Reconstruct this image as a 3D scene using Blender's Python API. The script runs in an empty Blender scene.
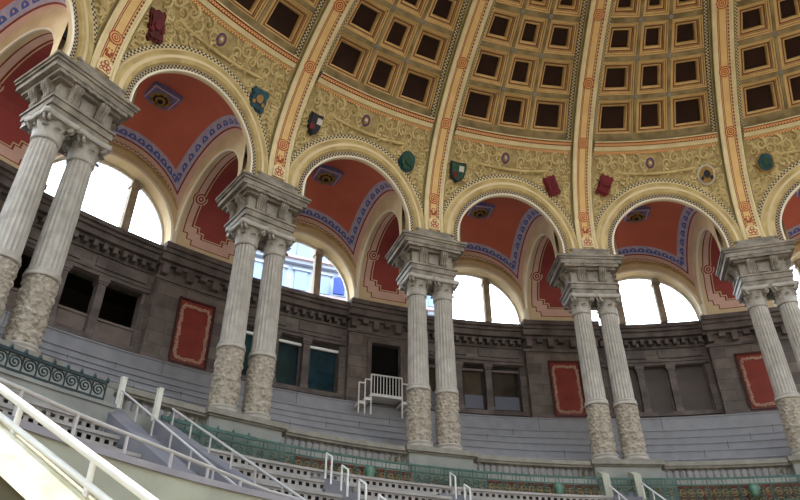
import bpy, math, random
from mathutils import Vector, Matrix
PI = math.pi
sin, cos, sqrt = math.sin, math.cos, math.sqrt
random.seed(7)
scene = bpy.context.scene
COL = scene.collection

# ------------------------------------------------------------------ hall layout (metres, hall centre at the origin)
TH0 = -1.000805          # bearing of the leftmost column pair (clockwise from +Y)
DB = 0.3189766           # angle of one bay
DA, DBZ, DZ = 17.5, 8.9, 14.4      # inner face of the dome ribs: an ellipsoid
SA, SBZ = 17.85, 9.2               # dome shell behind the ribs
def TH(k): return TH0 + k * DB
def W(th, r, z): return (r * sin(th), r * cos(th), z)
def rdome(z, A=SA, B=SBZ):
    if z <= DZ: return A
    return A * sqrt(max(0.0, 1 - ((z - DZ) / B) ** 2))

# ------------------------------------------------------------------ materials
MATS = {}
def new_mat(name):
    m = bpy.data.materials.new(name); m.use_nodes = True
    MATS[name] = m
    nt = m.node_tree
    return m, nt, nt.nodes['Principled BSDF']
def srgb(c):
    return tuple((x / 255 / 12.92) if x / 255 <= .04045 else ((x / 255 + .055) / 1.055) ** 2.4 for x in c) + (1,)
def mat(name, c, rough=.7, c2=None, scale=3.0, bump=0.0, bscale=20.0, metal=0.0, kind='noise', detail=5):
    m, nt, b = new_mat(name)
    b.inputs['Roughness'].default_value = rough
    b.inputs['Metallic'].default_value = metal
    b.inputs['Specular IOR Level'].default_value = .3
    tc = nt.nodes.new('ShaderNodeTexCoord')
    if c2 is not None:
        n = nt.nodes.new('ShaderNodeTexNoise'); n.inputs['Scale'].default_value = scale; n.inputs['Detail'].default_value = detail
        nt.links.new(tc.outputs['Object'], n.inputs['Vector'])
        r = nt.nodes.new('ShaderNodeValToRGB')
        r.color_ramp.elements[0].position = .35; r.color_ramp.elements[0].color = srgb(c2)
        r.color_ramp.elements[1].position = .65; r.color_ramp.elements[1].color = srgb(c)
        nt.links.new(n.outputs['Fac'], r.inputs['Fac']); nt.links.new(r.outputs['Color'], b.inputs['Base Color'])
    else:
        b.inputs['Base Color'].default_value = srgb(c)
    if bump:
        if kind == 'voronoi':
            t = nt.nodes.new('ShaderNodeTexVoronoi'); t.feature = 'SMOOTH_F1'; o = 'Distance'
        else:
            t = nt.nodes.new('ShaderNodeTexNoise'); t.inputs['Detail'].default_value = 4; o = 'Fac'
        t.inputs['Scale'].default_value = bscale
        nt.links.new(tc.outputs['Object'], t.inputs['Vector'])
        bp = nt.nodes.new('ShaderNodeBump'); bp.inputs['Strength'].default_value = bump; bp.inputs['Distance'].default_value = .05
        nt.links.new(t.outputs[o], bp.inputs['Height']); nt.links.new(bp.outputs['Normal'], b.inputs['Normal'])
    return m
def checker_mat(name, c1, c2, size):
    m, nt, b = new_mat(name)
    b.inputs['Roughness'].default_value = .8
    uv = nt.nodes.new('ShaderNodeUVMap'); uv.uv_map = 'UVMap'
    ch = nt.nodes.new('ShaderNodeTexChecker'); ch.inputs['Scale'].default_value = 1 / size
    ch.inputs['Color1'].default_value = srgb(c1); ch.inputs['Color2'].default_value = srgb(c2)
    nt.links.new(uv.outputs['UV'], ch.inputs['Vector']); nt.links.new(ch.outputs['Color'], b.inputs['Base Color'])
    return m
def brick_mat(name, c1, c2, cm, bw, bh, mortar=.012, rough=.85, noise=.25):
    m, nt, b = new_mat(name)
    b.inputs['Roughness'].default_value = rough
    b.inputs['Specular IOR Level'].default_value = .25
    uv = nt.nodes.new('ShaderNodeUVMap'); uv.uv_map = 'UVMap'
    br = nt.nodes.new('ShaderNodeTexBrick'); br.inputs['Scale'].default_value = 1
    br.inputs['Brick Width'].default_value = bw; br.inputs['Row Height'].default_value = bh
    br.inputs['Mortar Size'].default_value = mortar
    br.inputs['Color1'].default_value = srgb(c1); br.inputs['Color2'].default_value = srgb(c2); br.inputs['Mortar'].default_value = srgb(cm)
    nt.links.new(uv.outputs['UV'], br.inputs['Vector'])
    tc = nt.nodes.new('ShaderNodeTexCoord')
    n = nt.nodes.new('ShaderNodeTexNoise'); n.inputs['Scale'].default_value = 2.2; n.inputs['Detail'].default_value = 7
    nt.links.new(tc.outputs['Object'], n.inputs['Vector'])
    mp = nt.nodes.new('ShaderNodeMapRange'); mp.inputs['From Min'].default_value = .3; mp.inputs['From Max'].default_value = .7
    mp.inputs['To Min'].default_value = 1 - noise; mp.inputs['To Max'].default_value = 1 + noise
    nt.links.new(n.outputs['Fac'], mp.inputs['Value'])
    mx = nt.nodes.new('ShaderNodeVectorMath'); mx.operation = 'SCALE'
    nt.links.new(br.outputs['Color'], mx.inputs[0]); nt.links.new(mp.outputs['Result'], mx.inputs['Scale'])
    nt.links.new(mx.outputs['Vector'], b.inputs['Base Color'])
    return m

mat('marble', (176, 168, 158), .48, (152, 144, 134), 2.5, .25, 14)
mat('relief_marble', (180, 168, 152), .65, (146, 135, 120), 7, .45, 34, kind='voronoi')
mat('block_stone', (148, 137, 122), .42, (108, 99, 88), 3.0, .35, 16)
brick_mat('wall_stone', (118, 106, 98), (92, 83, 78), (70, 63, 60), .95, .42, .008)
mat('wall_trim_stone', (112, 100, 94), .85, (82, 73, 70), 2.0, .3, 12)
brick_mat('step_marble', (142, 139, 142), (130, 128, 132), (90, 88, 92), 4.6, .9, .012, .5, .12)
mat('plaster_wall', (150, 148, 140), .85, (132, 130, 124), 1.2, .15, 10)
mat('pale_plaster', (222, 218, 205), .8, (205, 200, 186), 1.5, .12, 10)
mat('seat_concrete', (172, 164, 158), .8, (150, 143, 138), 2.0, .12, 15)
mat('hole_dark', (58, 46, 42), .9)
mat('stair_plaster', (126, 122, 126), .85, (112, 108, 114), 1.3, .12, 12)
mat('white_paint', (225, 222, 216), .45)
mat('grey_paint', (184, 178, 174), .5)
mat('gold_plaster', (200, 176, 122), .7, (172, 148, 98), 2.5, .2, 12)
mat('relief_gold_shade', (186, 164, 114), .7, (150, 128, 84), 5.0, .6, 9, kind='noise')  # darker than the curls: shadow between them is put into the colour
mat('relief_curl', (208, 186, 134), .6, (180, 156, 106), 4.0, .2, 12)
mat('cream', (226, 208, 164), .65, (210, 190, 146), 2.0)
mat('white_cream', (236, 226, 205), .35)
mat('beam_tan', (156, 134, 94), .7, (112, 94, 62), 2.2, .2, 12)
mat('coffer_tan', (214, 176, 116), .65, (194, 156, 98), 3.0)
mat('coffer_light', (232, 196, 136), .65)
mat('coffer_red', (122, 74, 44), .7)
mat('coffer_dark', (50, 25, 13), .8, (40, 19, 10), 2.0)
mat('band_orange', (222, 184, 124), .65, (210, 170, 108), 2.5)
mat('red_line', (138, 58, 34), .7)
mat('rosette_orange', (168, 82, 50), .7)
mat('olive', (132, 116, 74), .75, (112, 98, 60), 2.0)
checker_mat('dots_black', (62, 52, 42), (206, 190, 152), .055)
checker_mat('dots_dark', (38, 32, 34), (176, 156, 126), .06)
mat('medal_blue', (126, 124, 176), .7, (108, 106, 160), 8)
checker_mat('dots_brown', (70, 44, 36), (226, 200, 160), .08)
checker_mat('dots_orange', (176, 92, 56), (222, 178, 116), .05)
checker_mat('dots_purple', (86, 48, 60), (196, 150, 100), .06)
mat('vault_red', (206, 112, 90), .75, (194, 104, 84), .8)
mat('vault_blue', (192, 182, 202), .7, (172, 164, 192), 6)
mat('bell_blue', (84, 104, 178), .7)
mat('panel_red', (158, 72, 66), .75, (146, 64, 60), .8)
mat('vault_pink', (222, 186, 170), .75, (210, 174, 158), 1.5)
mat('beige', (222, 202, 164), .7, (208, 186, 146), 1.5)
mat('plaque_red', (132, 50, 36), .6, (118, 42, 30), 2)
mat('balustrade_stone', (146, 139, 128), .8, (124, 118, 108), 3, .2, 14)
mat('worn_plaster', (212, 204, 180), .8, (178, 168, 136), 2.5, .2, 12)
mat('mullion_stone', (168, 154, 134), .8, (140, 128, 112), 3, .2, 14)
mat('olive_shaded', (98, 92, 70), .85, (84, 78, 58), 2)  # shade on the plaster stair flank, put into a darker olive
mat('parapet_face', (176, 174, 156), .85, (160, 158, 142), 1.2, .15, 10)
mat('coping_grey', (156, 150, 154), .8, (142, 136, 142), 2)
mat('plaque_ornament', (196, 162, 142), .7, (172, 134, 114), 9, .3, 30)
mat('plaque_frame', (70, 30, 26), .6)
mat('iron_green', (74, 102, 92), .55, (58, 84, 76), 5, .2, 25)
mat('iron_dark', (40, 58, 58), .5, (28, 40, 42), 5)
mat('apron_red', (118, 66, 46), .8, (84, 48, 36), 6, .4, 14)
mat('apron_tan', (164, 138, 100), .7)
mat('apron_grey', (124, 132, 122), .8, (108, 116, 108), 2)
mat('gilt', (150, 118, 60), .5)
mat('emblem_green', (104, 134, 114), .4, (60, 92, 76), 5)
mat('crimson', (118, 22, 32), .5, (92, 16, 26), 6)
mat('shield_dark_red', (92, 22, 20), .5, (70, 16, 16), 6)
mat('shield_teal', (34, 76, 84), .45, (24, 54, 62), 6)
mat('shield_green', (44, 84, 58), .45, (30, 60, 44), 6)
mat('shield_black', (36, 34, 38), .5)
mat('shield_white', (196, 188, 176), .5)
mat('shield_gold', (170, 132, 70), .5, (140, 104, 50), 6)
mat('medal_purple', (88, 60, 88), .5)
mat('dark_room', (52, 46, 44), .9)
mat('dark_wood', (38, 32, 30), .7)
mat('board_grey', (92, 82, 76), .8, (78, 70, 66), 1.0)
mat('backing_brown', (98, 92, 88), .8, (70, 64, 62), 1.2)
mat('reflection_teal', (74, 92, 98), .8, (32, 38, 42), 1.3)
mat('panel_grey', (98, 98, 108), .7)
mat('parapet_grey', (120, 106, 98), .85, (104, 92, 86), 2)
mat('facade_white', (138, 150, 170), .8, (124, 136, 158), .6)
mat('facade_window', (112, 130, 160), .4)
mat('facade_pink', (146, 132, 138), .8)
mat('sign_blue', (14, 44, 122), .5)
mat('floor_sand', (206, 186, 152), .9, (190, 170, 138), .6)
mat('leak_slab_grey', (90, 88, 88), .8)
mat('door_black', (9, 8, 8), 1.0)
mat('dark_metal', (52, 46, 44), .5)

def glass_mat(name, tint, gloss, refl=(.8, .9, .95, 1)):
    m = bpy.data.materials.new(name); m.use_nodes = True; MATS[name] = m
    nt = m.node_tree; nt.nodes.clear()
    o = nt.nodes.new('ShaderNodeOutputMaterial'); mx = nt.nodes.new('ShaderNodeMixShader')
    t = nt.nodes.new('ShaderNodeBsdfTransparent'); t.inputs['Color'].default_value = tint
    g = nt.nodes.new('ShaderNodeBsdfGlossy'); g.inputs['Roughness'].default_value = .04
    g.inputs['Color'].default_value = refl
    mx.inputs['Fac'].default_value = gloss
    nt.links.new(t.outputs[0], mx.inputs[1]); nt.links.new(g.outputs[0], mx.inputs[2]); nt.links.new(mx.outputs[0], o.inputs[0])
glass_mat('window_glass', (.97, .985, 1, 1), .05)
glass_mat('teal_glass', (.7, .82, .86, 1), .10, (.3, .5, .58, 1))
glass_mat('brown_glass', (.85, .82, .78, 1), .05, (.55, .56, .58, 1))

# ------------------------------------------------------------------ mesh builder
class MB:
    def __init__(s): s.v = []; s.uv = []; s.f = []; s.m = []; s.mats = []
    def mi(s, m):
        if m not in s.mats: s.mats.append(m)
        return s.mats.index(m)
    def vert(s, p, uv=(0, 0)):
        s.v.append(tuple(p)); s.uv.append(uv); return len(s.v) - 1
    def face(s, idx, m): s.f.append(tuple(idx)); s.m.append(s.mi(m))
    def grid(s, fn, nu, nv, m, close_u=False, skip=None):
        """fn(i/nu, j/nv) -> point or (point, uv)"""
        ids = []
        for j in range(nv + 1):
            row = []
            for i in range(nu + (0 if close_u else 1)):
                q = fn(i / nu, j / nv)
                if len(q) == 2: row.append(s.vert(q[0], q[1]))
                else: row.append(s.vert(q, (i / nu, j / nv)))
            ids.append(row)
        n = len(ids[0])
        for j in range(nv):
            for i in range(nu):
                if skip and skip(i, j): continue
                a, b = ids[j][i], ids[j][(i + 1) % n]
                c, d = ids[j + 1][(i + 1) % n], ids[j + 1][i]
                s.face((a, b, c, d), m)
        return ids
    def poly(s, pts, m, uvs=None):
        ids = [s.vert(p, uvs[i] if uvs else (0, 0)) for i, p in enumerate(pts)]
        s.face(ids, m)
    def hexa(s, P, m, uvs=None):
        """8 corners: bottom ring 0-3, top ring 4-7"""
        for q in ((3, 2, 1, 0), (4, 5, 6, 7), (0, 1, 5, 4), (1, 2, 6, 5), (2, 3, 7, 6), (3, 0, 4, 7)):
            s.poly([P[i] for i in q], m, [uvs[i] for i in q] if uvs else None)
    def box(s, x0, x1, y0, y1, z0, z1, m):
        P = [(x0, y0, z0), (x1, y0, z0), (x1, y1, z0), (x0, y1, z0), (x0, y0, z1), (x1, y0, z1), (x1, y1, z1), (x0, y1, z1)]
        s.hexa(P, m, [(p[0] + p[1], p[2]) for p in P])
    def pbox(s, t0, t1, r0, r1, z0, z1, m, n=None, z0b=None, z1b=None):
        """curved box; z0b/z1b: heights at r1"""
        if n is None: n = max(1, int(abs(t1 - t0) / .03))
        z0b = z0 if z0b is None else z0b; z1b = z1 if z1b is None else z1b
        rm = (r0 + r1) / 2
        prof = [(r0, z0), (r0, z1), (r1, z1b), (r1, z0b)]
        L = [0, z1 - z0, z1 - z0 + r1 - r0, 0]
        for e in range(4):
            a, b = prof[e], prof[(e + 1) % 4]
            def fn(u, v, a=a, b=b, e=e):
                th = t0 + (t1 - t0) * u
                r = a[0] + (b[0] - a[0]) * v; z = a[1] + (b[1] - a[1]) * v
                return W(th, r, z), (th * rm, z if e in (0, 2) else z + r)
            s.grid(fn, n, 1, m)
        for th in (t0, t1):
            s.poly([W(th, r, z) for r, z in prof], m, [(r, z) for r, z in prof])
    def lathe(s, c, prof, n, m, mod=None):
        def fn(u, v):
            k = int(round(v * (len(prof) - 1))); r, z = prof[k]; a = 2 * PI * u
            if mod: r = mod(r, z, a, k)
            return (c[0] + r * cos(a), c[1] + r * sin(a), c[2] + z), (a * .3, z)
        ids = s.grid(fn, n, len(prof) - 1, m, close_u=True)
        s.face(tuple(reversed(ids[0])), m); s.face(tuple(ids[-1]), m)
    def tube(s, pts, rad, m, n=6, closed=False):
        pts = [Vector(p) for p in pts]
        rings = []; N = len(pts); up = None
        for i in range(N):
            if closed: d = pts[(i + 1) % N] - pts[i - 1]
            else: d = pts[min(i + 1, N - 1)] - pts[max(i - 1, 0)]
            d.normalize()
            if up is None:
                up = Vector((0, 0, 1)) if abs(d.z) < .9 else Vector((1, 0, 0))
            x = d.cross(up)
            if x.length < 1e-5: x = d.cross(Vector((1, .3, .2)))
            x.normalize(); y = x.cross(d); up = y
            rr = rad[i] if isinstance(rad, (list, tuple)) else rad
            rings.append([s.vert(pts[i] + x * (rr * cos(2 * PI * k / n)) + y * (rr * sin(2 * PI * k / n))) for k in range(n)])
        for i in range(N if closed else N - 1):
            A, B = rings[i], rings[(i + 1) % N]
            for k in range(n): s.face((A[k], A[(k + 1) % n], B[(k + 1) % n], B[k]), m)
        if not closed:
            s.face(tuple(reversed(rings[0])), m); s.face(tuple(rings[-1]), m)
    def build(s, name, parent=None, loc=None, smooth=None):
        o0 = Vector(parent['_base']) if parent is not None else (Vector(loc) if loc is not None else Vector((0, 0, 0)))
        me = bpy.data.meshes.new(name)
        me.from_pydata([tuple(Vector(p) - o0) for p in s.v], [], s.f)
        for m in s.mats: me.materials.append(MATS[m])
        me.polygons.foreach_set('material_index', s.m)
        uvl = me.uv_layers.new(name='UVMap')
        li = [0] * len(me.loops); me.loops.foreach_get('vertex_index', li)
        flat = []
        for i in li: flat.extend(s.uv[i])
        uvl.data.foreach_set('uv', flat)
        if smooth:
            me.polygons.foreach_set('use_smooth', [True] * len(me.polygons))
            me.set_sharp_from_angle(angle=math.radians(smooth))
        me.update()
        o = bpy.data.objects.new(name, me); COL.objects.link(o)
        if parent is not None:
            o.parent = parent
            # a part of a part: its parent's mesh already sits at the same base
            o['_base'] = parent['_base']
        else:
            o.location = o0; o['_base'] = tuple(o0)
        return o

def tag(o, label, cat, group=None, kind=None):
    o['label'] = label; o['category'] = cat
    if group: o['group'] = group
    if kind: o['kind'] = kind
    return o
def thing(name, base, label, cat, group=None):
    o = bpy.data.objects.new(name, None); COL.objects.link(o)
    o.location = base; o['_base'] = tuple(base); o.empty_display_size = .2
    return tag(o, label, cat, group)
def kids(o): return [c for c in bpy.data.objects if c.parent == o]
CH = {}
def dup(root, k, label, group=None):
    """copy of a thing built at bearing 0, with copies of its parts and sub-parts, turned to bay position k"""
    c = root.copy(); COL.objects.link(c)
    place(c, k, root['_base']); c['label'] = label
    if group: c['group'] = group
    for ch in CH[root.name]:
        d = ch.copy(); COL.objects.link(d); d.parent = c
        for g in CH.get(ch.name, ()):
            e = g.copy(); COL.objects.link(e); e.parent = d
    return c
def place(o, k, base):
    th = TH(k)
    x, y, z = base
    o.location = (x * cos(th) + y * sin(th), -x * sin(th) + y * cos(th), z)
    o.rotation_euler = (0, 0, -th)
def repeat(root, spots):
    """spots: (k, label). The first spot is the prototype itself."""
    CH[root.name] = kids(root)
    for c in CH[root.name]: CH[c.name] = kids(c)
    out = []
    for i, (k, label) in enumerate(spots):
        if i == 0: continue
        out.append(dup(root, k, label))
    place(root, spots[0][0], root['_base']); root['label'] = spots[0][1]
    return [root] + out

PAIR = ['the leftmost column pair', 'the second column pair from the left', 'the middle column pair',
        'the fourth column pair from the left', 'the rightmost column pair']
BAY = {-1: 'left of the leftmost column pair', 0: 'between the two leftmost column pairs', 1: 'between the second and middle column pairs',
       2: 'just right of the middle column pair', 3: 'just left of the rightmost column pair', 4: 'right of the rightmost column pair'}
H = DB / 2

# ------------------------------------------------------------------ columns
def flute(r, z, a, k): return r * (1 - .075 * (0.5 + 0.5 * cos(20 * a)) ** 0.6)
def leaf(mb, cx, cy, ang, r0, z0, h, w, out, m):
    ca, sa = cos(ang), sin(ang)
    def fn(u, v):
        t = v
        rr = r0 + out * (t ** 2.2)
        zz = z0 + h * (sin(t * PI * .58) / sin(PI * .58)) if t < .8 else z0 + h * (sin(.8 * PI * .58) / sin(PI * .58)) - (t - .8) * h * .55
        ww = w * (1 - .55 * t ** 2) * (1 + .12 * sin(t * 14))
        x = (u - .5) * ww
        rr += .03 * (1 - (2 * u - 1) ** 2)
        return (cx + rr * ca - x * sa, cy + rr * sa + x * ca, zz)
    mb.grid(fn, 4, 8, m)
def spiral(c, ex, ey, r, turns=1.6, n=22, a0=0, sgn=1):
    pts = []
    for i in range(n + 1):
        t = i / n; a = a0 + sgn * t * turns * 2 * PI; rr = r * (1 - .85 * t)
        pts.append(Vector(c) + Vector(ex) * (rr * cos(a)) + Vector(ey) * (rr * sin(a)))
    return pts
def make_column():
    b = (0, 18.0, 6.74)
    t = thing('fluted_column', b, '', 'column', 'paired marble columns of the gallery')
    m = MB(); m.box(-.42, .42, 17.58, 18.42, 6.74, 6.84, 'marble')
    m.lathe(b, [(.38, .10), (.43, .13), (.435, .17), (.40, .20), (.37, .23), (.37, .25), (.39, .27), (.39, .3), (.355, .33)], 40, 'marble')
    m.build('base', t, smooth=50)
    m = MB()
    prof = [(.345 - .01 * (i / 60), .33 + 1.5 * i / 60) for i in range(61)]
    rnd = random.Random(3)
    bl = [(rnd.uniform(0, 2 * PI), rnd.uniform(.35, 1.83), rnd.uniform(.025, .07)) for _ in range(300)]
    def rel(r, z, a, k):
        h = 0
        for (ba, bz, br) in bl:
            da = (a - ba + PI) % (2 * PI) - PI
            d = sqrt((da * .345) ** 2 + (z - bz) ** 2) / br
            if d < 1: h = max(h, (1 - d * d))
        return r - .02 + .05 * h
    m.lathe(b, prof, 96, 'relief_marble', rel)
    m.build('relief_drum', t, smooth=60)
    m = MB(); m.lathe(b, [(.335, 1.82), (.37, 1.84), (.375, 1.88), (.35, 1.91), (.35, 1.94), (.36, 1.96), (.345, 2.0)], 40, 'marble')
    m.build('collar', t, smooth=50)
    m = MB()
    N = 10
    m.lathe(b, [(.325, 2.0)] + [(.318 - .036 * (i / N) ** 1.5, 2.03 + 2.94 * i / N) for i in range(N + 1)], 160, 'marble', flute)
    m.build('shaft', t, smooth=45)
    m = MB()
    m.lathe(b, [(.27, 4.95), (.31, 4.97), (.315, 5.0), (.28, 5.02), (.275, 5.1), (.28, 5.3), (.31, 5.45), (.36, 5.55), (.36, 5.58)], 32, 'marble')
    for k in range(8):
        leaf(m, 0, 18, 2 * PI * k / 8, .28, 5.0 + 6.74, .26, .23, .13, 'marble')
        leaf(m, 0, 18, 2 * PI * (k + .5) / 8, .285, 5.0 + 6.74, .42, .2, .15, 'marble')
    for k in range(4):
        a = PI / 4 + k * PI / 2
        c = (.40 * cos(a), 18 + .40 * sin(a), 6.74 + 5.47)
        for s in (-1, 1):
            ex = (cos(a), sin(a), 0)
            off = Vector((-sin(a), cos(a), 0)) * .05 * s
            m.tube([p + off for p in spiral(c, ex, (0, 0, 1), .1, 1.5, 16, PI / 2 + .6, -1)], .032, 'marble', 6)
        ca = k * PI / 2
        for q in range(5):
            aa = 2 * PI * q / 5
            tx = Vector((-sin(ca), cos(ca), 0))
            p = Vector((.37 * cos(ca), 18 + .37 * sin(ca), 6.74 + 5.58)) + tx * .05 * cos(aa) + Vector((0, 0, .05 * sin(aa)))
            m.lathe(tuple(p - Vector((0, 0, .03))), [(.01, 0), (.035, .015), (.04, .03), (.035, .045), (.01, .06)], 8, 'marble')
    cap = m.build('capital', t, smooth=60)
    m = MB()
    pts = []
    for k in range(4):
        a = PI / 4 + k * PI / 2
        for da, rr in ((-.09, .60), (.09, .60), (PI / 4 - .35, .46), (PI / 4, .435), (PI / 4 + .35, .46)):
            pts.append((rr * cos(a + da), 18 + rr * sin(a + da)))
    def ring(z, s): return [m.vert((x * s, 18 + (y - 18) * s, z)) for x, y in pts]
    r1, r2, r3 = ring(12.24, .93), ring(12.28, .98), ring(12.36, .98)
    n = len(pts)
    for A, B in ((r1, r2), (r2, r3)):
        for i in range(n): m.face((A[i], A[(i + 1) % n], B[(i + 1) % n], B[i]), 'marble')
    m.face(tuple(reversed(r1)), 'marble'); m.face(tuple(r3), 'marble')
    m.build('abacus', cap)
    return t
SP = .0251 / DB
spots = []
for k in range(5):
    spots.append((k - SP, 'left fluted marble column of ' + PAIR[k] + ', with a carved lower drum'))
    spots.append((k + SP, 'right fluted marble column of ' + PAIR[k] + ', with a carved lower drum'))
repeat(make_column(), spots)

# ------------------------------------------------------------------ pedestals
def make_pedestal():
    t = thing('column_pedestal', (0, 17.8, 5.1), '', 'pedestal', 'pedestals under the column pairs')
    m = MB(); m.box(-.95, .95, 17.25, 18.5, 5.1, 6.56, 'plaster_wall'); m.box(-.98, .98, 17.22, 18.5, 5.1, 5.3, 'plaster_wall')
    m.build('block', t)
    m = MB(); m.box(-.99, .99, 17.21, 18.55, 6.56, 6.61, 'balustrade_stone'); m.box(-1.05, 1.05, 17.15, 18.6, 6.61, 6.74, 'balustrade_stone')
    m.build('cap_slab', t)
    return t
repeat(make_pedestal(), [(k - .02, 'pale stone pedestal block carrying ' + PAIR[k]) for k in range(5)])

# ------------------------------------------------------------------ entablature blocks
def make_block():
    t = thing('entablature_block', (0, 18.2, 12.42), '', 'entablature', 'stone blocks over the column pairs')
    S = 'block_stone'
    m = MB()
    m.box(-.76, .76, 17.64, 18.8, 12.42, 12.62, S); m.box(-.80, .80, 17.60, 18.85, 12.62, 12.80, S); m.box(-.84, .84, 17.56, 18.9, 12.80, 12.86, S)
    m.build('architrave', t)
    m = MB(); m.box(-.72, .72, 17.70, 18.8, 12.86, 13.36, S)
    for x in (-.02,): m.box(x - .13, x + .13, 17.66, 17.7, 12.95, 13.28, S)
    m.build('frieze', t)
    def console(x, y, nx, ny, w):
        c = MB()
        # side profile: scroll bracket growing outwards towards the top
        pr = [(0, 12.86), (.07, 12.88), (.11, 12.96), (.09, 13.04), (.10, 13.12), (.16, 13.2), (.22, 13.26), (.24, 13.33), (.21, 13.40), (0, 13.40)]
        tx, ty = -ny, nx
        A = [c.vert((x + nx * d - tx * w / 2, y + ny * d - ty * w / 2, z)) for d, z in pr]
        B = [c.vert((x + nx * d + tx * w / 2, y + ny * d + ty * w / 2, z)) for d, z in pr]
        n = len(pr)
        for i in range(n): c.face((A[i], A[(i + 1) % n], B[(i + 1) % n], B[i]), S)
        c.face(tuple(reversed(A)), S); c.face(tuple(B), S)
        for q in (-1, 0, 1):
            c.tube([(x + nx * (d + .005) + tx * w * .3 * q, y + ny * (d + .005) + ty * w * .3 * q, z) for d, z in pr[:-1]], .022, S, 5)
        c.build('console', t, smooth=40)
    console(-.36, 17.70, 0, -1, .24); console(.36, 17.70, 0, -1, .24)
    for s in (-1, 1):
        console(s * .72, 18.0, s, 0, .24); console(s * .72, 18.5, s, 0, .24)
    m = MB()
    m.box(-.84, .84, 17.58, 18.95, 13.36, 13.44, S); m.box(-.94, .94, 17.48, 19.02, 13.44, 13.54, S)
    for i in range(9):
        x = -.86 + i * .215; m.box(x - .06, x + .06, 17.46, 17.5, 13.44, 13.54, S)
    m.box(-1.06, 1.06, 17.44, 19.1, 13.54, 13.70, S); m.box(-1.11, 1.11, 17.40, 19.12, 13.70, 13.78, S); m.box(-1.15, 1.15, 17.36, 19.15, 13.78, 13.86, S)
    m.build('cornice', t)
    m = MB(); m.box(-.66, .66, 17.40, 18.8, 13.86, 14.0, S); m.box(-.60, .60, 17.43, 18.8, 14.0, 14.12, S)
    for s in (-1, 1): m.lathe((s * .63, 17.42, 14.0), [(.01, 0), (.06, .02), (.075, .06), (.06, .10), (.03, .13), (.01, .14)], 10, S)
    m.build('plinth', t)
    return t
for o in repeat(make_block(), [(k, 'weathered grey stone block with cornice on ' + PAIR[k]) for k in range(5)]): o.location.z -= .06

# ------------------------------------------------------------------ dome ribs
def ell(t, A=DA, B=DBZ): return A * cos(t), DZ + B * sin(t)
def rib_path():
    pts = [(DA - .02, 14.02 + .12 * i) for i in range(3)]
    n = 48
    return pts + [ell(1.2 * i / n) for i in range(n + 1)]
def rib_frame(i, P):
    a = P[max(0, i - 1)]; b = P[min(len(P) - 1, i + 1)]
    dr, dz = b[0] - a[0], b[1] - a[1]; L = sqrt(dr * dr + dz * dz)
    return (-dr / L * 0 + dz / L, -dr / L)     # outward normal (r, z)
def rib_strip(m, x0, d0, x1, d1, mt, P):
    acc = [0]
    for i in range(1, len(P)): acc.append(acc[-1] + math.hypot(P[i][0] - P[i - 1][0], P[i][1] - P[i - 1][1]))
    rows = []
    w = math.hypot(x1 - x0, d1 - d0)
    for i, (r, z) in enumerate(P):
        nr, nz = rib_frame(i, P)
        row = []
        for x, d, v in ((x0, d0, 0.0005), (x1, d1, w - .0005)):
            row.append(m.vert((x, r + nr * d, z + nz * d), (acc[i], v)))
        rows.append(row)
    for i in range(len(rows) - 1):
        m.face((rows[i][0], rows[i][1], rows[i + 1][1], rows[i + 1][0]), mt)
def disc(m, c, n, rad, rings, segs=24):
    """flat medallion of concentric rings; rings: (fraction, material, lift)"""
    n = Vector(n).normalized(); x = n.cross(Vector((0, 0, 1)))
    if x.length < .1: x = Vector((1, 0, 0))
    x.normalize(); y = x.cross(n)
    c = Vector(c); prev = None; pl = 0
    def ring(fr, lift): return [m.vert(c + n * lift + x * (rad * fr * cos(2 * PI * i / segs)) + y * (rad * fr * sin(2 * PI * i / segs))) for i in range(segs)]
    prev = ring(1, -.03)
    last = 1
    for j, (fr, mt, lift) in enumerate(rings):
        a = ring(last, lift)
        for i in range(segs): m.face((prev[i], prev[(i + 1) % segs], a[(i + 1) % segs], a[i]), mt)
        nxt = rings[j + 1][0] if j + 1 < len(rings) else 0
        if nxt > 0:
            b = ring(nxt, lift)
            for i in range(segs): m.face((a[i], a[(i + 1) % segs], b[(i + 1) % segs], b[i]), mt)
            prev = b; last = nxt
        else:
            m.face(tuple(a), mt)
def on_rib(t, d=0.0):
    r, z = ell(t); dr, dz = -DA * sin(t), DBZ * cos(t); L = math.hypot(dr, dz)
    nr, nz = dz / L, -dr / L
    return (0, r + nr * d, z + nz * d), (0, -nr, -nz)
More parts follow.
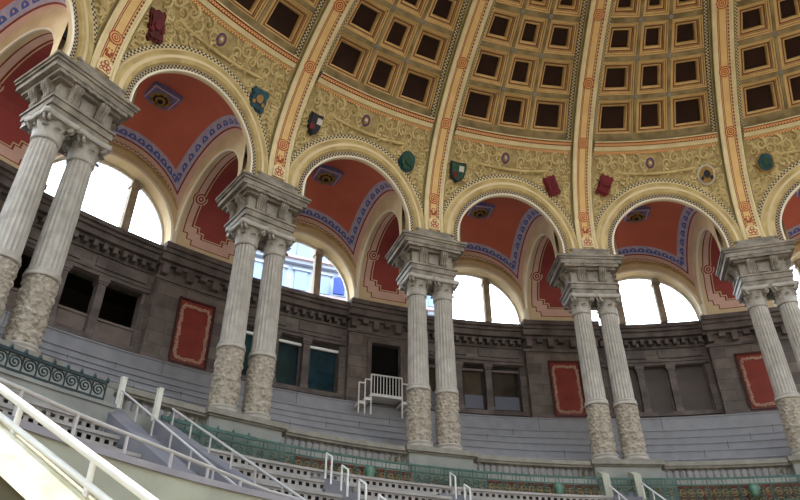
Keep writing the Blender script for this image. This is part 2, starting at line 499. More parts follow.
def make_rib():
    t = thing('dome_rib', (0, 17.5, 14.1), '', 'rib', 'decorated dome ribs')
    P = rib_path()
    m = MB()
    for s in (-1, 1):
        rib_strip(m, s * .24, 0, s * .26, -.03, 'cream', P); rib_strip(m, s * .26, -.03, s * .31, -.04, 'cream', P); rib_strip(m, s * .31, -.04, s * .345, -.01, 'cream', P)
        rib_strip(m, s * .345, -.01, s * .355, .08, 'olive', P); rib_strip(m, s * .355, .08, s * .40, .09, 'olive', P)
        rib_strip(m, s * .40, .09, s * .42, .12, 'gold_plaster', P)
        rib_strip(m, s * .42, .12, s * .44, .36, 'olive', P)
        rib_strip(m, s * .44, .36, s * .44, .6, 'olive', P)
    m.build('rib_moulding', t, smooth=40)
    m = MB()
    rib_strip(m, -.105, 0, .105, 0, 'band_orange', P)
    for s in (-1, 1):
        rib_strip(m, s * .105, 0, s * .13, 0, 'red_line', P); rib_strip(m, s * .13, 0, s * .15, 0, 'band_orange', P)
        rib_strip(m, s * .15, 0, s * .175, 0, 'dots_purple' if s > 0 else 'red_line', P); rib_strip(m, s * .175, 0, s * .205, 0, 'dots_purple' if s > 0 else 'cream', P); rib_strip(m, s * .205, 0, s * .24, 0, 'cream', P)
    m.build('painted_band', t)
    for s in (-1, 1):
        m = MB(); rib_strip(m, s * .43, .20, s * .525, .24, 'dots_black', P); rib_strip(m, s * .525, .24, s * .53, .5, 'olive', P)
        m.build('dotted_border', t)
    R = [(1, 'rosette_orange', .02), (.82, 'band_orange', .012), (.66, 'rosette_orange', .02), (.46, 'band_orange', .012), (.3, 'rosette_orange', .03), (.12, 'band_orange', .03)]
    for tt in (.11, .392, .578, .757, .93, 1.08):
        c, n = on_rib(tt); m = MB(); disc(m, c, n, .195, R); m.build('rosette', t)
    # painted patch with a flower between the lowest rosette and the foot
    c, n = on_rib(.055); m = MB()
    for q in range(6):
        a = 2 * PI * q / 6
        disc(m, (c[0] + .08 * cos(a), c[1], c[2] + .12 * sin(a)), n, .05, [(1, 'red_line', .012), (.6, 'rosette_orange', .014)], 12)
    m.build('flower_patch', t)
    # arched cartouche at the foot
    m = MB(); pts = [(-.2, 14.13), (.2, 14.13)] + [(.2 * cos(a * PI / 12), 14.42 + .17 * sin(a * PI / 12)) for a in range(13)]
    m.poly([(x, 17.42, z) for x, z in pts], 'cream')
    for i in range(len(pts)):
        a, b = pts[i], pts[(i + 1) % len(pts)]
        m.poly([(a[0], 17.42, a[1]), (b[0], 17.42, b[1]), (b[0], 17.5, b[1]), (a[0], 17.5, a[1])], 'cream')
    for cx, cz, rr in ((0, 14.47, .075), (-.08, 14.35, .07), (.08, 14.35, .07), (0, 14.25, .07), (-.1, 14.22, .05), (.1, 14.22, .05)):
        disc(m, (cx, 17.42, cz), (0, -1, 0), rr, [(1, 'rosette_orange', .012), (.55, 'cream', .008)], 14)
    m.build('cartouche', t)
    return t
repeat(make_rib(), [(k, 'curved cream and orange painted dome rib rising above ' + PAIR[k]) for k in range(5)])

# ------------------------------------------------------------------ dome panels with coffers
def sh(t, d=0.0):
    """point of the dome shell in (r, z); d = outward offset"""
    r, z = SA * cos(t), DZ + SBZ * sin(t)
    dr, dz = -SA * sin(t), SBZ * cos(t); L = math.hypot(dr, dz)
    return r + dz / L * d, z - dr / L * d
TB = [.424, .545, .652, .749, .838, .92, .99, 1.05]
def make_dome_panel():
    t = thing('coffered_panel', (0, SA * cos(.43), DZ + SBZ * sin(.43)), '', 'ceiling panel', 'coffered panels of the dome')
    m = MB()
    def patch(a0, a1, t0, t1, d, mt, nu=4, nv=2, th0=None):
        def fn(u, v):
            tt = t0 + (t1 - t0) * v; r, z = sh(tt, d)
            A0 = a0(r) if callable(a0) else a0; A1 = a1(r) if callable(a1) else a1
            th = A0 + (A1 - A0) * u
            return W(th, r, z), (th * r, tt * 12)
        m.grid(fn, nu, nv, mt)
    edge = lambda r: H - .535 / r
    bw = .0105
    bounds = []
    for j in range(len(TB) - 1):
        t0, t1 = TB[j] + .0065, TB[j + 1] - .0065
        bounds.append((t0, t1))
        cb = .0385
        patch(lambda r: -cb - .052 / r, lambda r: -cb + .052 / r, t0, t1, 0, 'beam_tan')
        patch(lambda r: cb - .052 / r, lambda r: cb + .052 / r, t0, t1, 0, 'beam_tan')
        patch(lambda r: edge(r), H, t0, t1, 0, 'beam_tan'); patch(-H, lambda r: -edge(r), t0, t1, 0, 'beam_tan')
    for j in range(len(TB)):
        patch(-H, H, TB[j] - .0065, TB[j] + .0065, 0, 'beam_tan', 12, 1)
    patch(-H, H, TB[-1] + .0065, 1.19, 0, 'beam_tan', 12, 4)
    m.build('beam_grid', t)
    cb = .0385
    cols = [(lambda r: -edge(r), lambda r: -cb - .052 / r), (lambda r: -cb + .052 / r, lambda r: cb - .052 / r), (lambda r: cb + .052 / r, lambda r: edge(r))]
    for (t0, t1) in bounds:
        tm = (t0 + t1) / 2; H2 = (t1 - t0) / 2
        for (f0, f1) in cols:
            m = MB()
            # nested frames: each (inset metres, depth)
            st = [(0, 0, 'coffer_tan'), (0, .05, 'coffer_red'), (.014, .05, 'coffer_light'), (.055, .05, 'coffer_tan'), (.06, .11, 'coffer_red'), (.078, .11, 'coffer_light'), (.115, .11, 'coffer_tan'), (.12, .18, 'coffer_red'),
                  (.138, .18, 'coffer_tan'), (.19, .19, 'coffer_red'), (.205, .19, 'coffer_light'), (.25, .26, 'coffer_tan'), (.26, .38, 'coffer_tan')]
            def rect(ins, dep):
                L = sh(tm)[0]
                dt = ins / 12.5
                out = []
                for sv, su in ((0, 0), (0, 1), (1, 1), (1, 0)):
                    tt = t0 + dt if sv == 0 else t1 - dt
                    r, z = sh(tt, dep)
                    th = f0(r) + ins / r if su == 0 else f1(r) - ins / r
                    out.append(W(th, r, z))
                return out
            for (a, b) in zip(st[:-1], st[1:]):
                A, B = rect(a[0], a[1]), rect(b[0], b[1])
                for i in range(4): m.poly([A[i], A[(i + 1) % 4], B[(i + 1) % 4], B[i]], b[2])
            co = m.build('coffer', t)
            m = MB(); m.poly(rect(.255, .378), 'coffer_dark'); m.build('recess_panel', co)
    for j in range(1, len(TB) - 1):
        for s in (-1, 1):
            r, z = sh(TB[j]); c = W(s * cb, r, z); r2, z2 = sh(TB[j], 1)
            n = (c[0] * 0, -(r2 - r), -(z2 - z))
            m = MB(); disc(m, c, n, .09, [(1, 'block_stone', .02), (.6, 'plaster_wall', .03), (.3, 'block_stone', .05)], 8); m.build('boss', t)
    return t
repeat(make_dome_panel(), [(b + .5, 'coffered dome panel with dark square recesses ' + {
    -1: 'above the top left corner', 0: 'between the two leftmost ribs', 1: 'between the second and third ribs from the left', 2: 'between the third and fourth ribs from the left',
    3: 'between the two rightmost ribs', 4: 'right of the last rib'}[b]) for b in (0, 1, 2, 3, 4)])

# ------------------------------------------------------------------ frieze over each arch, its mouldings and foliage
ZS = 14.1
RO = 2.62
def zlow(x):
    return ZS + sqrt(max(0.0, RO * RO - x * x)) if abs(x) < RO else ZS
def on_shell(x, z, d=0.0):
    d -= .18
    r = rdome(z); nr, nz = (1, 0)
    if z > DZ:
        nr, nz = r / SA ** 2, (z - DZ) / SBZ ** 2; L = math.hypot(nr, nz); nr /= L; nz /= L
    r += nr * d; zz = z + nz * d
    return W(x / 17.4, r, zz)
def make_frieze():
    t = thing('foliage_frieze', (0, 17.0, 16.8), '', 'frieze', 'gilded friezes over the arches')
    ztop = 17.78
    m = MB()
    def fn(u, v):
        x = -2.775 + 5.55 * u; zl = zlow(x) - .06; z = zl + (ztop - zl) * v
        return on_shell(x, z, .0), (x, z)
    m.grid(fn, 40, 14, 'relief_gold_shade'); m.build('relief_ground', t, smooth=60)
    # scrolling foliage, real tubes
    m = MB(); rnd = random.Random(11)
    def curl(x, z, r, turns, a0, sg, rad):
        pts = []
        for i in range(19):
            q = i / 18; a = a0 + sg * q * turns * 2 * PI; rr = r * (1 - .8 * q)
            pts.append(on_shell(x + rr * cos(a), z + rr * sin(a), -.02))
        m.tube(pts, [rad * (1 - .5 * i / 18) for i in range(19)], 'relief_curl', 5)
    for s in (-1, 1):
        x = .44
        i = 0
        while x < 2.3:
            z = 17.40 + .09 * (1 if i % 2 else -1)
            if z - .17 > zlow(x): curl(s * x, z, .19, 1.3, (PI / 2 if i % 2 else -PI / 2), s * (1 if i % 2 else -1), .055)
            curl(s * (x + .12), 17.62 if i % 2 == 0 else 17.18, .09, 1.1, 0, s, .04)
            x += .27; i += 1
        for k in range(70):
            xx = rnd.uniform(1.1, 2.36); zz = rnd.uniform(14.9, 17.1)
            if zz - .1 < zlow(xx): continue
            curl(s * xx, zz, rnd.uniform(.09, .17), rnd.uniform(.9, 1.4), rnd.uniform(0, 6.28), rnd.choice((-1, 1)), .045)
    for k in range(230):
        xx = rnd.uniform(-2.36, 2.36); zz = rnd.uniform(14.9, 17.66)
        if zz - .05 < zlow(xx) or abs(xx) < .3: continue
        a = rnd.uniform(0, PI); l = rnd.uniform(.06, .13)
        m.tube([on_shell(xx + cos(a) * l * q, zz + sin(a) * l * q, -.01 - .03 * (1 - q * q)) for q in (-1, -.4, .4, 1)], [.01, .04, .04, .01], 'relief_curl', 5)
    m.build('foliage_scrolls', t, smooth=60)['kind'] = 'stuff'
    # curved moulding with rolled ends
    m = MB()
    pts = []
    for i in range(25):
        x = -1.45 + 2.9 * i / 24; pts.append(on_shell(x, 17.02 + .07 * (x / 1.45) ** 2, -.03))
    m.tube(pts, .06, 'gold_plaster', 6)
    for s in (-1, 1):
        q = []
        for i in range(17):
            a = PI / 2 + i / 16 * 1.4 * 2 * PI; rr = .15 * (1 - .75 * i / 16)
            q.append(on_shell(s * (1.45 + rr * cos(a - PI)), 16.95 + rr * sin(a), -.03))
        m.tube(q, .05, 'gold_plaster', 6)
    m.build('curved_moulding', t, smooth=60)
    # oval medallion
    c = Vector(on_shell(-.18, 17.37, -.02)); r2 = Vector(on_shell(-.18, 17.37, -1.0)); n = (r2 - c).normalized()
    ex = Vector((1, 0, 0)); ey = n.cross(ex).normalized(); ey = ey if ey.z > 0 else -ey
    m = MB()
    for (fa, fb, mt, lf) in ((.20, .26, 'gold_plaster', .02), (.15, .205, 'medal_purple', .05), (.085, .13, 'shield_gold', .06)):
        top = [m.vert(c + n * lf + ex * fa * cos(2 * PI * i / 24) + ey * fb * sin(2 * PI * i / 24)) for i in range(24)]
        bot = [m.vert(c - n * .03 + ex * fa * 1.05 * cos(2 * PI * i / 24) + ey * fb * 1.05 * sin(2 * PI * i / 24)) for i in range(24)]
        m.face(tuple(top), mt)
        for i in range(24): m.face((bot[i], bot[(i + 1) % 24], top[(i + 1) % 24], top[i]), mt)
    m.lathe(tuple(c + n * .06 - Vector((0, 0, .08))), [(.01, 0), (.04, .02), (.05, .06), (.035, .1), (.045, .13), (.01, .17)], 10, 'shield_white')
    m.build('oval_medallion', t)
    # cornice between frieze and coffers
    m = MB()
    def strip(z0, d0, z1, d1, mt):
        def fn(u, v):
            x = -2.31 + 4.62 * u; z = z0 + (z1 - z0) * v; d = (d0 + (d1 - d0) * v) * .75
            return on_shell(x, z, d), (x, v * abs(z1 - z0) + .001)
        m.grid(fn, 24, 1, mt)
    strip(17.66, 0, 17.68, -.05, 'gold_plaster'); strip(17.68, -.05, 17.755, -.06, 'dots_orange'); strip(17.755, -.06, 17.79, -.10, 'gold_plaster')
    strip(17.79, -.10, 17.91, -.14, 'cream'); strip(17.91, -.14, 17.93, -.19, 'red_line'); strip(17.93, -.19, 18.0, -.20, 'dots_orange'); strip(18.0, -.2, 18.03, -.24, 'red_line')
    strip(18.03, -.24, 18.06, -.24, 'cream'); strip(18.06, -.24, 18.1, .2, 'olive'); strip(18.1, .2, 18.28, .24, 'beam_tan')
    m.build('cornice_band', t)
    return t
repeat(make_frieze(), [(b + .5, 'gilded foliage frieze with oval medallion ' + BAY[b]) for b in (-1, 0, 1, 2, 3, 4)])

# ------------------------------------------------------------------ shields on the friezes
def shield(k, x, z, style, label, sc=1.0, tilt=0.0, nar=1.0):
    c0 = Vector(on_shell(x, z, -.03)); n = (Vector(on_shell(x, z, -1.0)) - c0).normalized()
    ex = Vector((0, 0, 1)).cross(n).normalized() * -1
    ey = n.cross(ex).normalized(); ey = ey if ey.z > 0 else -ey
    ca, sa = cos(tilt), sin(tilt); ex, ey = ex * ca + ey * sa, ey * ca - ex * sa
    t = thing('heraldic_shield', tuple(c0), label, 'shield', 'shields on the frieze')
    body, edge, chg, form = style
    def outline(sx, sy):
        if form == 'round': return [(sx * cos(a * PI / 10) * (1 + .06 * cos(5 * a * PI / 10)), sy * sin(a * PI / 10)) for a in range(20)]
        if form == 'scroll':
            return [(sx * a, sy * b) for a, b in ((-.8, 1), (-.4, .9), (0, 1), (.4, .9), (.8, 1), (1, .7), (.85, .35), (.95, 0), (.85, -.4), (1, -.75), (.7, -1), (.3, -.92), (0, -1), (-.3, -.92), (-.7, -1), (-1, -.75), (-.85, -.4), (-.95, 0), (-.85, .35), (-1, .7))]
        return [(sx * a, sy * b) for a, b in ((-1, 1), (0, .92), (1, 1), (1, .2), (.9, -.3), (.6, -.7), (0, -1), (-.6, -.7), (-.9, -.3), (-1, .2))]
    def slab(m, pts, lo, hi, mt):
        A = [m.vert(c0 + ex * a + ey * b + n * lo) for a, b in pts]; B = [m.vert(c0 + ex * a + ey * b + n * hi) for a, b in pts]
        k2 = len(pts)
        for i in range(k2): m.face((A[i], A[(i + 1) % k2], B[(i + 1) % k2], B[i]), mt)
        m.face(tuple(B), mt)
    m = MB(); slab(m, outline(.29 * sc * nar, .38 * sc), -.05, .12, edge); m.build('border', t)
    m = MB(); slab(m, outline(.235 * sc * nar, .31 * sc), .0, .17, body); m.build('field', t)
    m = MB()
    if chg == 'stripes':
        for q in (-.12, 0, .12): slab(m, [(q - .03, -.2), (q + .03, -.2), (q + .03, .2), (q - .03, .2)], .1, .2, edge)
    elif chg == 'quarters':
        slab(m, [(-.19, .02), (-.02, .02), (-.02, .22), (-.19, .22)], .1, .2, 'shield_white'); slab(m, [(.02, -.2), (.16, -.2), (.19, -.02), (.02, -.02)], .1, .2, 'crimson')
    elif chg == 'cross':
        slab(m, [(-.035, -.22), (.035, -.22), (.035, .22), (-.035, .22)], .1, .135, edge); slab(m, [(-.18, -.03), (.18, -.03), (.18, .04), (-.18, .04)], .1, .205, edge)
    else:
        slab(m, [(.11 * cos(a * PI / 6), .02 + .14 * sin(a * PI / 6)) for a in range(12)], .1, .22, chg)
        for q in (-1, 1): slab(m, [(q * .15 + .05 * cos(a * PI / 5), -.12 + .07 * sin(a * PI / 5)) for a in range(10)], .1, .21, chg)
    m.build('emblem', t)
    place(t, k, t['_base'])
shield(.5, -1.98, 16.55, ('shield_dark_red', 'shield_dark_red', 'crimson', 'scroll'), 'tall dark red scroll shaped shield in the upper left, on the golden frieze', 1.2, -.35, .66)
shield(.5, 1.60, 16.45, ('shield_teal', 'shield_teal', 'shield_gold', 'scroll'), 'dark teal shield with dull gold centre beside the second rib from the left')
shield(1.5, -1.92, 16.6, ('shield_black', 'shield_black', 'quarters', 'plain'), 'small black shield with pale quarter right of the second rib from the left', 1.0, 0, .75)
shield(1.5, 1.63, 16.55, ('shield_green', 'shield_teal', 'shield_green', 'round'), 'dark green round shield left of the third rib from the left')
shield(2.5, -1.98, 16.62, ('shield_green', 'shield_black', 'quarters', 'plain'), 'shield quartered white, green and red right of the third rib')
shield(2.5, 1.65, 16.6, ('crimson', 'crimson', 'stripes', 'scroll'), 'crimson striped shield just left of the fourth rib from the left', 1.0, -.4, .85)
shield(3.5, -1.92, 16.68, ('crimson', 'crimson', 'cross', 'scroll'), 'crimson shield with a cross just right of the fourth rib from the left', 1.0, .35, .85)
shield(3.5, 1.75, 16.8, ('shield_gold', 'shield_white', 'shield_black', 'round'), 'white and gold shield with black emblem left of the rightmost rib')
shield(4.5, -1.78, 16.9, ('shield_teal', 'shield_gold', 'shield_green', 'round'), 'teal and gold shield right of the rightmost rib')

# ------------------------------------------------------------------ front arches
def make_arch():
    t = thing('gallery_arch', (0, 17.4, 13.95), '', 'arch', 'arches between the column pairs')
    N = 40
    def ap(q, rho, d):
        """q in 0..1 along the arch with short vertical legs; d = offset behind the dome surface"""
        leg = .30; L = 2 * leg + PI * rho; s = q * L
        if s < leg: x, z = rho, ZS - leg + s
        elif s > L - leg: x, z = -rho, ZS - (s - (L - leg))
        else:
            a = (s - leg) / rho; x, z = rho * cos(a), ZS + rho * sin(a)
        r = rdome(z, DA, DBZ) + d
        return W(x / 17.4, r, z), s
    def strip(m, r0, d0, r1, d1, mt):
        w = math.hypot(r1 - r0, d1 - d0)
        def fn(u, v):
            rho = r0 + (r1 - r0) * v
            p, s = ap(u, rho, d0 + (d1 - d0) * v)
            return p, (u * (PI * 2.2 + .6), v * w * .998 + .001)
        m.grid(fn, N, 1, mt)
    m = MB()
    G = 'gold_plaster'
    strip(m, 2.06, .02, 2.10, -.05, G); strip(m, 2.10, -.05, 2.20, -.07, G); strip(m, 2.20, -.07, 2.30, -.02, 'beige'); strip(m, 2.30, -.02, 2.36, .02, G)
    strip(m, 2.36, .02, 2.44, .0, G); strip(m, 2.44, 0, 2.49, .05, 'beige'); strip(m, 2.49, .05, 2.52, .08, G)
    m.build('archivolt', t, smooth=40)
    m = MB(); strip(m, 2.52, .08, 2.63, .10, 'dots_black'); strip(m, 2.63, .10, 2.65, .4, G); m.build('outer_dotted_border', t)
    m = MB(); strip(m, 1.93, .0, 2.06, .02, 'dots_dark'); m.build('inner_dotted_border', t)
    m = MB()
    strip(m, 1.93, 0, 1.91, -.04, 'white_cream'); strip(m, 1.91, -.04, 1.87, -.04, 'white_cream'); strip(m, 1.87, -.04, 1.86, .04, 'white_cream')
    m.build('edge_roll', t)
    m = MB()
    def so(u, v):
        p, s = ap(u, 1.86, 0)
        a = Vector(p); rr = math.hypot(a.x, a.y); tgt = rr + .10 + .6 * abs(2 * u - 1) ** 8
        f = 1 + (tgt / rr - 1) * v
        return (a.x * f, a.y * f, a.z), (s, v)
    m.grid(so, N, 2, 'beige'); m.build('soffit', t, smooth=40)
    return t
repeat(make_arch(), [(b + .5, 'round golden arch with dotted edging ' + BAY[b]) for b in (-1, 0, 1, 2, 3, 4)])

# ------------------------------------------------------------------ sail vaults behind the arches
AV = .1015
def vp(su, sv, lift=0.0):
    cu, cv = cos(PI * su), cos(PI * sv)
    rf = 17.58 - .36 * sin(PI * su) ** 2
    r = rf + (22.1 - rf) * (1 - cv) / 2
    Rx = 1.87 + (2.24 - 1.87) * (r - 17.3) / 4.8
    hx = Rx * sin(PI * su); hy = 2.2 * sin(PI * sv)
    z = 14.1 + sqrt(hx * hx + hy * hy) + .45 * (sin(PI * su) * sin(PI * sv)) ** 2 - lift
    return W(-(.1075 - .0013 * (r - 17.3)) * cu, r, z)
def make_vault():
    t = thing('sail_vault', (0, 20.2, 14.1), '', 'vault', 'painted vaults of the gallery')
    A, B, C, D = (.0, .0), (.145, .12), (.165, .14), (.235, .20)   # border insets (along u, along v)
    def frame(name, I, O, mt, lift, n=20):
        m = MB()
        for side in range(4):
            def fn(u, v, side=side):
                iu = O[0] + (I[0] - O[0]) * v; iv = O[1] + (I[1] - O[1]) * v
                q = u
                if side == 0: su, sv = iu + (1 - 2 * iu) * q, iv
                elif side == 1: su, sv = 1 - iu, iv + (1 - 2 * iv) * q
                elif side == 2: su, sv = 1 - iu - (1 - 2 * iu) * q, 1 - iv
                else: su, sv = iu, 1 - iv - (1 - 2 * iv) * q
                return vp(su, sv, lift), (q * 5, v * .3)
            m.grid(fn, n, 3, mt)
        return m.build(name, t, smooth=60)
    frame('pink_border', B, A, 'vault_pink', 0)
    frame('red_line', (.158, .132), B, 'red_line', 0)
    bb = frame('blue_border', D, (.158, .132), 'vault_blue', 0)
    m = MB()
    m.grid(lambda u, v: vp(D[0] + (1 - 2 * D[0]) * u, D[1] + (1 - 2 * D[1]) * v), 20, 20, 'vault_red')
    m.build('red_field', t, smooth=60)
    # bell shapes along the blue border
    m = MB()
    cu, cv = (.158 + D[0]) / 2, (.132 + D[1]) / 2
    def bell(su, sv, du, dv, au, av):
        c = Vector(vp(su, sv, .015)); px = (Vector(vp(su + au * .02, sv + av * .02, .015)) - c); py = (Vector(vp(su + du * .02, sv + dv * .02, .015)) - c)
        px.normalize(); py.normalize(); w = .16; h = .13
        pts = [c + px * w * cos(a * PI / 8) + py * (h * sin(a * PI / 8) * 1.4 - h * .6) for a in range(9)]
        m.poly(pts, 'bell_blue')
        m.poly([p + Vector((0, 0, -.005)) for p in (c + px * .05 - py * .02, c + py * .07, c - px * .05 - py * .02)], 'vault_pink')
    for i in range(13):
        q = (i + .5) / 13
        for sv, dv in ((cv, 1), (1 - cv, -1)): bell(cu + (1 - 2 * cu) * q, sv, 0, dv, 1, 0)
        if i < 11:
            q = (i + .5) / 11
            for su, du in ((cu, 1), (1 - cu, -1)): bell(su, cv + (1 - 2 * cv) * q, du, 0, 0, 1)
    m.build('bell_pattern', bb)['kind'] = 'stuff'
    # medallion at the crown
    m = MB()
    def dia(s, z, mt):
        c = Vector(vp(.5, .585, z)); pts = []
        for a, b in ((0, -1), (1, 0), (0, 1), (-1, 0)): pts.append(c + Vector((.70 * s * (a + b) / 1.41, .70 * s * (b - a) / 1.41, 0)))
        low = [p + Vector((0, 0, .22)) for p in pts]
        m.poly(pts, mt)
        for i in range(4): m.poly([pts[i], pts[(i + 1) % 4], low[(i + 1) % 4], low[i]], mt)
    dia(1, .12, 'medal_blue'); dia(.88, .125, 'vault_pink'); dia(.80, .13, 'medal_blue')
    c = vp(.5, .585, .14)
    disc(m, c, (0, 0, -1), .30, [(1, 'shield_gold', .02), (.8, 'dark_wood', .03), (.55, 'shield_gold', .08), (.3, 'dark_wood', .12)], 16)
    for q in range(8): 
        a = q * PI / 4; disc(m, (c[0] + .3 * cos(a), c[1] + .3 * sin(a), c[2]), (0, 0, -1), .07, [(1, 'shield_gold', .05)], 8)
    m.build('crown_medallion', t)
    # dotted line round the window arch and the side arches
    m = MB()
    def edge(fnp, n=30):
        m.grid(fnp, n, 1, 'dots_brown')
    edge(lambda u, v: (vp(.06 + .88 * u, 1 - .062 - .022 * v, .012), (u * 6, v * .138 + .001)))
    edge(lambda u, v: (vp(.058 + .02 * v, .06 + .88 * u, .012), (u * 5, v * .138 + .001)))
    edge(lambda u, v: (vp(1 - .058 - .02 * v, .06 + .88 * u, .012), (u * 5, v * .138 + .001)))
    m.build('dotted_line', t)
    return t
repeat(make_vault(), [(b + .5, 'red painted vault with blue border ' + BAY[b]) for b in (-1, 0, 1, 2, 3, 4)])

# ------------------------------------------------------------------ transverse arches between pier and outer wall
def tp(x, ph, a=2.0, h=1.95, rc=19.97):
    """x = angle across, ph = 0 at the wall .. pi at the pier"""
    if ph < 0: return W(x, rc + a, 14.0 + h * ph)
    if ph > PI: return W(x, rc - a, 14.0 + h * (PI - ph))
    return W(x, max(17.68, rc + a * cos(ph)), 14.0 + h * sin(ph))
def make_transverse():
    t = thing('transverse_arch', (0, 20.25, 13.9), '', 'arch', 'wide arches from the columns to the outer wall')
    HA = .055
    m = MB()
    m.grid(lambda u, v: (tp(-HA + 2 * HA * u, PI * v), (u, v)), 6, 36, 'beige')
    for ph, rr in ((0, 21.97), (PI, 17.97)):
        m.grid(lambda u, v: W(-HA + 2 * HA * u, rr, (13.3 if ph == 0 else 13.87) + (.72 if ph == 0 else .15) * v), 4, 1, 'beige')
    m.build('soffit', t, smooth=50)
    for s in (-1, 1):
        m = MB()
        pr = [(HA, 0), (HA + .0005, -.05), (HA + .003, -.06), (HA + .0045, -.02), (HA + .0045, .06), (HA + .006, .10), (HA + .0065, .75)]
        def fn(u, v):
            k = min(len(pr) - 1, int(round(v * (len(pr) - 1)))); x, d = pr[k]
            return tp(s * x, PI * u, 2.0 + d, 1.95 + d * 1.1), (u * 6, v)
        m.grid(fn, 36, len(pr) - 1, 'white_cream', skip=lambda a, b: b >= 3); m.grid(fn, 36, len(pr) - 1, 'beige', skip=lambda a, b: b < 3)
        for e in (0,):
            m.grid(lambda u, v: W(s * (HA + .006 * u), 19.97 + (2.0 if e == 0 else -2.0), 13.3 + .72 * v), 1, 1, 'white_cream')
        m.build('edge_moulding', t, smooth=50)
    def panel(m, xs, p0, p1, off, mt):
        m.grid(lambda u, v: tp(-xs + 2 * xs * u, p0 + (p1 - p0) * v, 2.0 - off, 1.95 - off), 6, 20 if p1 - p0 > .5 else 3, mt)
    def stepped(name, w, e, off, mt):
        m = MB()
        panel(m, w[0], e[2], PI - e[2], off, mt)
        for k in (1, 2):
            panel(m, w[k], e[2 - k], e[3 - k], off, mt); panel(m, w[k], PI - max(0, e[3 - k]), PI - max(0, e[2 - k]), off, mt)
        m.build(name, t)
    stepped('outer_line', (.0478, .0408, .0328), (-.155, -.055, .05), .006, 'red_line')
    stepped('pink_border', (.046, .039, .031), (-.14, -.04, .07), .010, 'vault_pink')
    stepped('red_outline', (.0368, .0268, .0188), (.025, .115, .205), .016, 'red_line')
    stepped('cream_outline', (.0340, .0240, .0160), (.04, .13, .22), .020, 'beige')
    stepped('red_panel', (.0325, .0225, .0145), (.06, .15, .24), .024, 'panel_red')
    R = [(1, 'red_line', .012), (.86, 'vault_pink', .014), (.7, 'red_line', .016), (.52, 'vault_pink', .018), (.34, 'red_line', .02), (.15, 'vault_pink', .02)]
    for s in (-1, 1):
        for ph in (.72, PI - .72):
            c = Vector(tp(s * .038, ph, 1.99, 1.94)); n = Vector((0, 19.97, 14.0)) - Vector((0, c.y, c.z))
            m = MB(); disc(m, c, n, .27, R, 20); m.build('spiral_roundel', t)
    return t
repeat(make_transverse(), [(k, 'wide arch soffit with stepped red panel behind ' + PAIR[k]) for k in range(5)])

# ------------------------------------------------------------------ outer wall (structure)
K0, K1 = -1.35, 5.3
wall = MB()
def wb(k0, k1, r0, r1, z0, z1, m='wall_stone', tgt=None): (tgt or wall).pbox(TH(k0), TH(k1), r0, r1, z0, z1, m)
def a2k(arc, r=22.5): return arc / r / DB
OP = [(-1.88, -.72), (-.46, .46), (.72, 1.88)]
for b in range(-1, 5):
    c = b + .5
    kk = lambda a: c + a2k(a)
    wb(c - .5, c + .5, 22.5, 22.9, 9.54, 9.88)                     # below the openings
    wb(c - .5, kk(-1.88), 22.5, 22.9, 9.88, 11.72); wb(kk(1.88), c + .5, 22.5, 22.9, 9.88, 11.72)
    wb(c - .5, c + .5, 22.5, 22.9, 11.72, 13.0)
    # ledge under and mouldings over the openings, raised frieze panels
    wb(kk(-2.05), kk(2.05), 22.40, 22.5, 9.72, 9.88, 'wall_trim_stone'); wb(kk(-2.05), kk(2.05), 22.42, 22.5, 11.74, 11.86, 'wall_trim_stone')
    wb(kk(-2.05), kk(2.05), 22.38, 22.5, 11.86, 11.94, 'wall_trim_stone')
    wb(kk(-1.9), kk(-.25), 22.45, 22.5, 12.05, 12.38, 'wall_trim_stone'); wb(kk(.25), kk(1.9), 22.45, 22.5, 12.05, 12.38, 'wall_trim_stone')
for k in range(-1, 6):
    q = lambda a: k + a2k(a, 22.2)
    if k == 2:      # doorway
        wb(q(-1.45), q(-.57), 22.2, 22.5, 9.54, 13.0); wb(q(.57), q(1.45), 22.2, 22.5, 9.54, 13.0); wb(q(-.57), q(.57), 22.2, 22.5, 11.95, 13.0)
        wb(q(-.57), q(.57), 22.2, 22.5, 9.54, 9.62)
    else:
        wb(q(-1.45), q(1.45), 22.2, 22.5, 9.54, 13.0)
    wb(q(-1.5), q(1.5), 22.14, 22.2, 9.54, 9.72, 'wall_trim_stone')
# outer wall above the cornice, with round openings for the windows
for b in range(-1, 5):
    c = TH(b + .5); rw = 22.66; ro = 2.2; zc = 13.66
    N = 32
    def out(u):
        a = PI * u; x, z = cos(a), sin(a)
        s = min(3.6 / max(abs(x), 1e-6), 5.2 / max(abs(z), 1e-6))
        return x * s, z * s
    def fn(u, v):
        a = PI * u; i = (ro * cos(a), ro * sin(a)); o = out(u)
        x = i[0] + (o[0] - i[0]) * v; z = i[1] + (o[1] - i[1]) * v
        return W(c + x / 22.57, rw, zc + z), (x, z)
    wall.grid(fn, N, 1, 'wall_stone')
    wall.pbox(c - H, c + H, 22.64, 22.9, 13.0, 13.62, 'wall_stone')
for k in range(-1, 6):   # strip over the piers, up to the springing of the wide arches
    wall.pbox(TH(k) - .058, TH(k) + .058, 22.0, 22.6, 13.3, 14.05, 'beige')
o = wall.build('wall_back'); o['kind'] = 'structure'
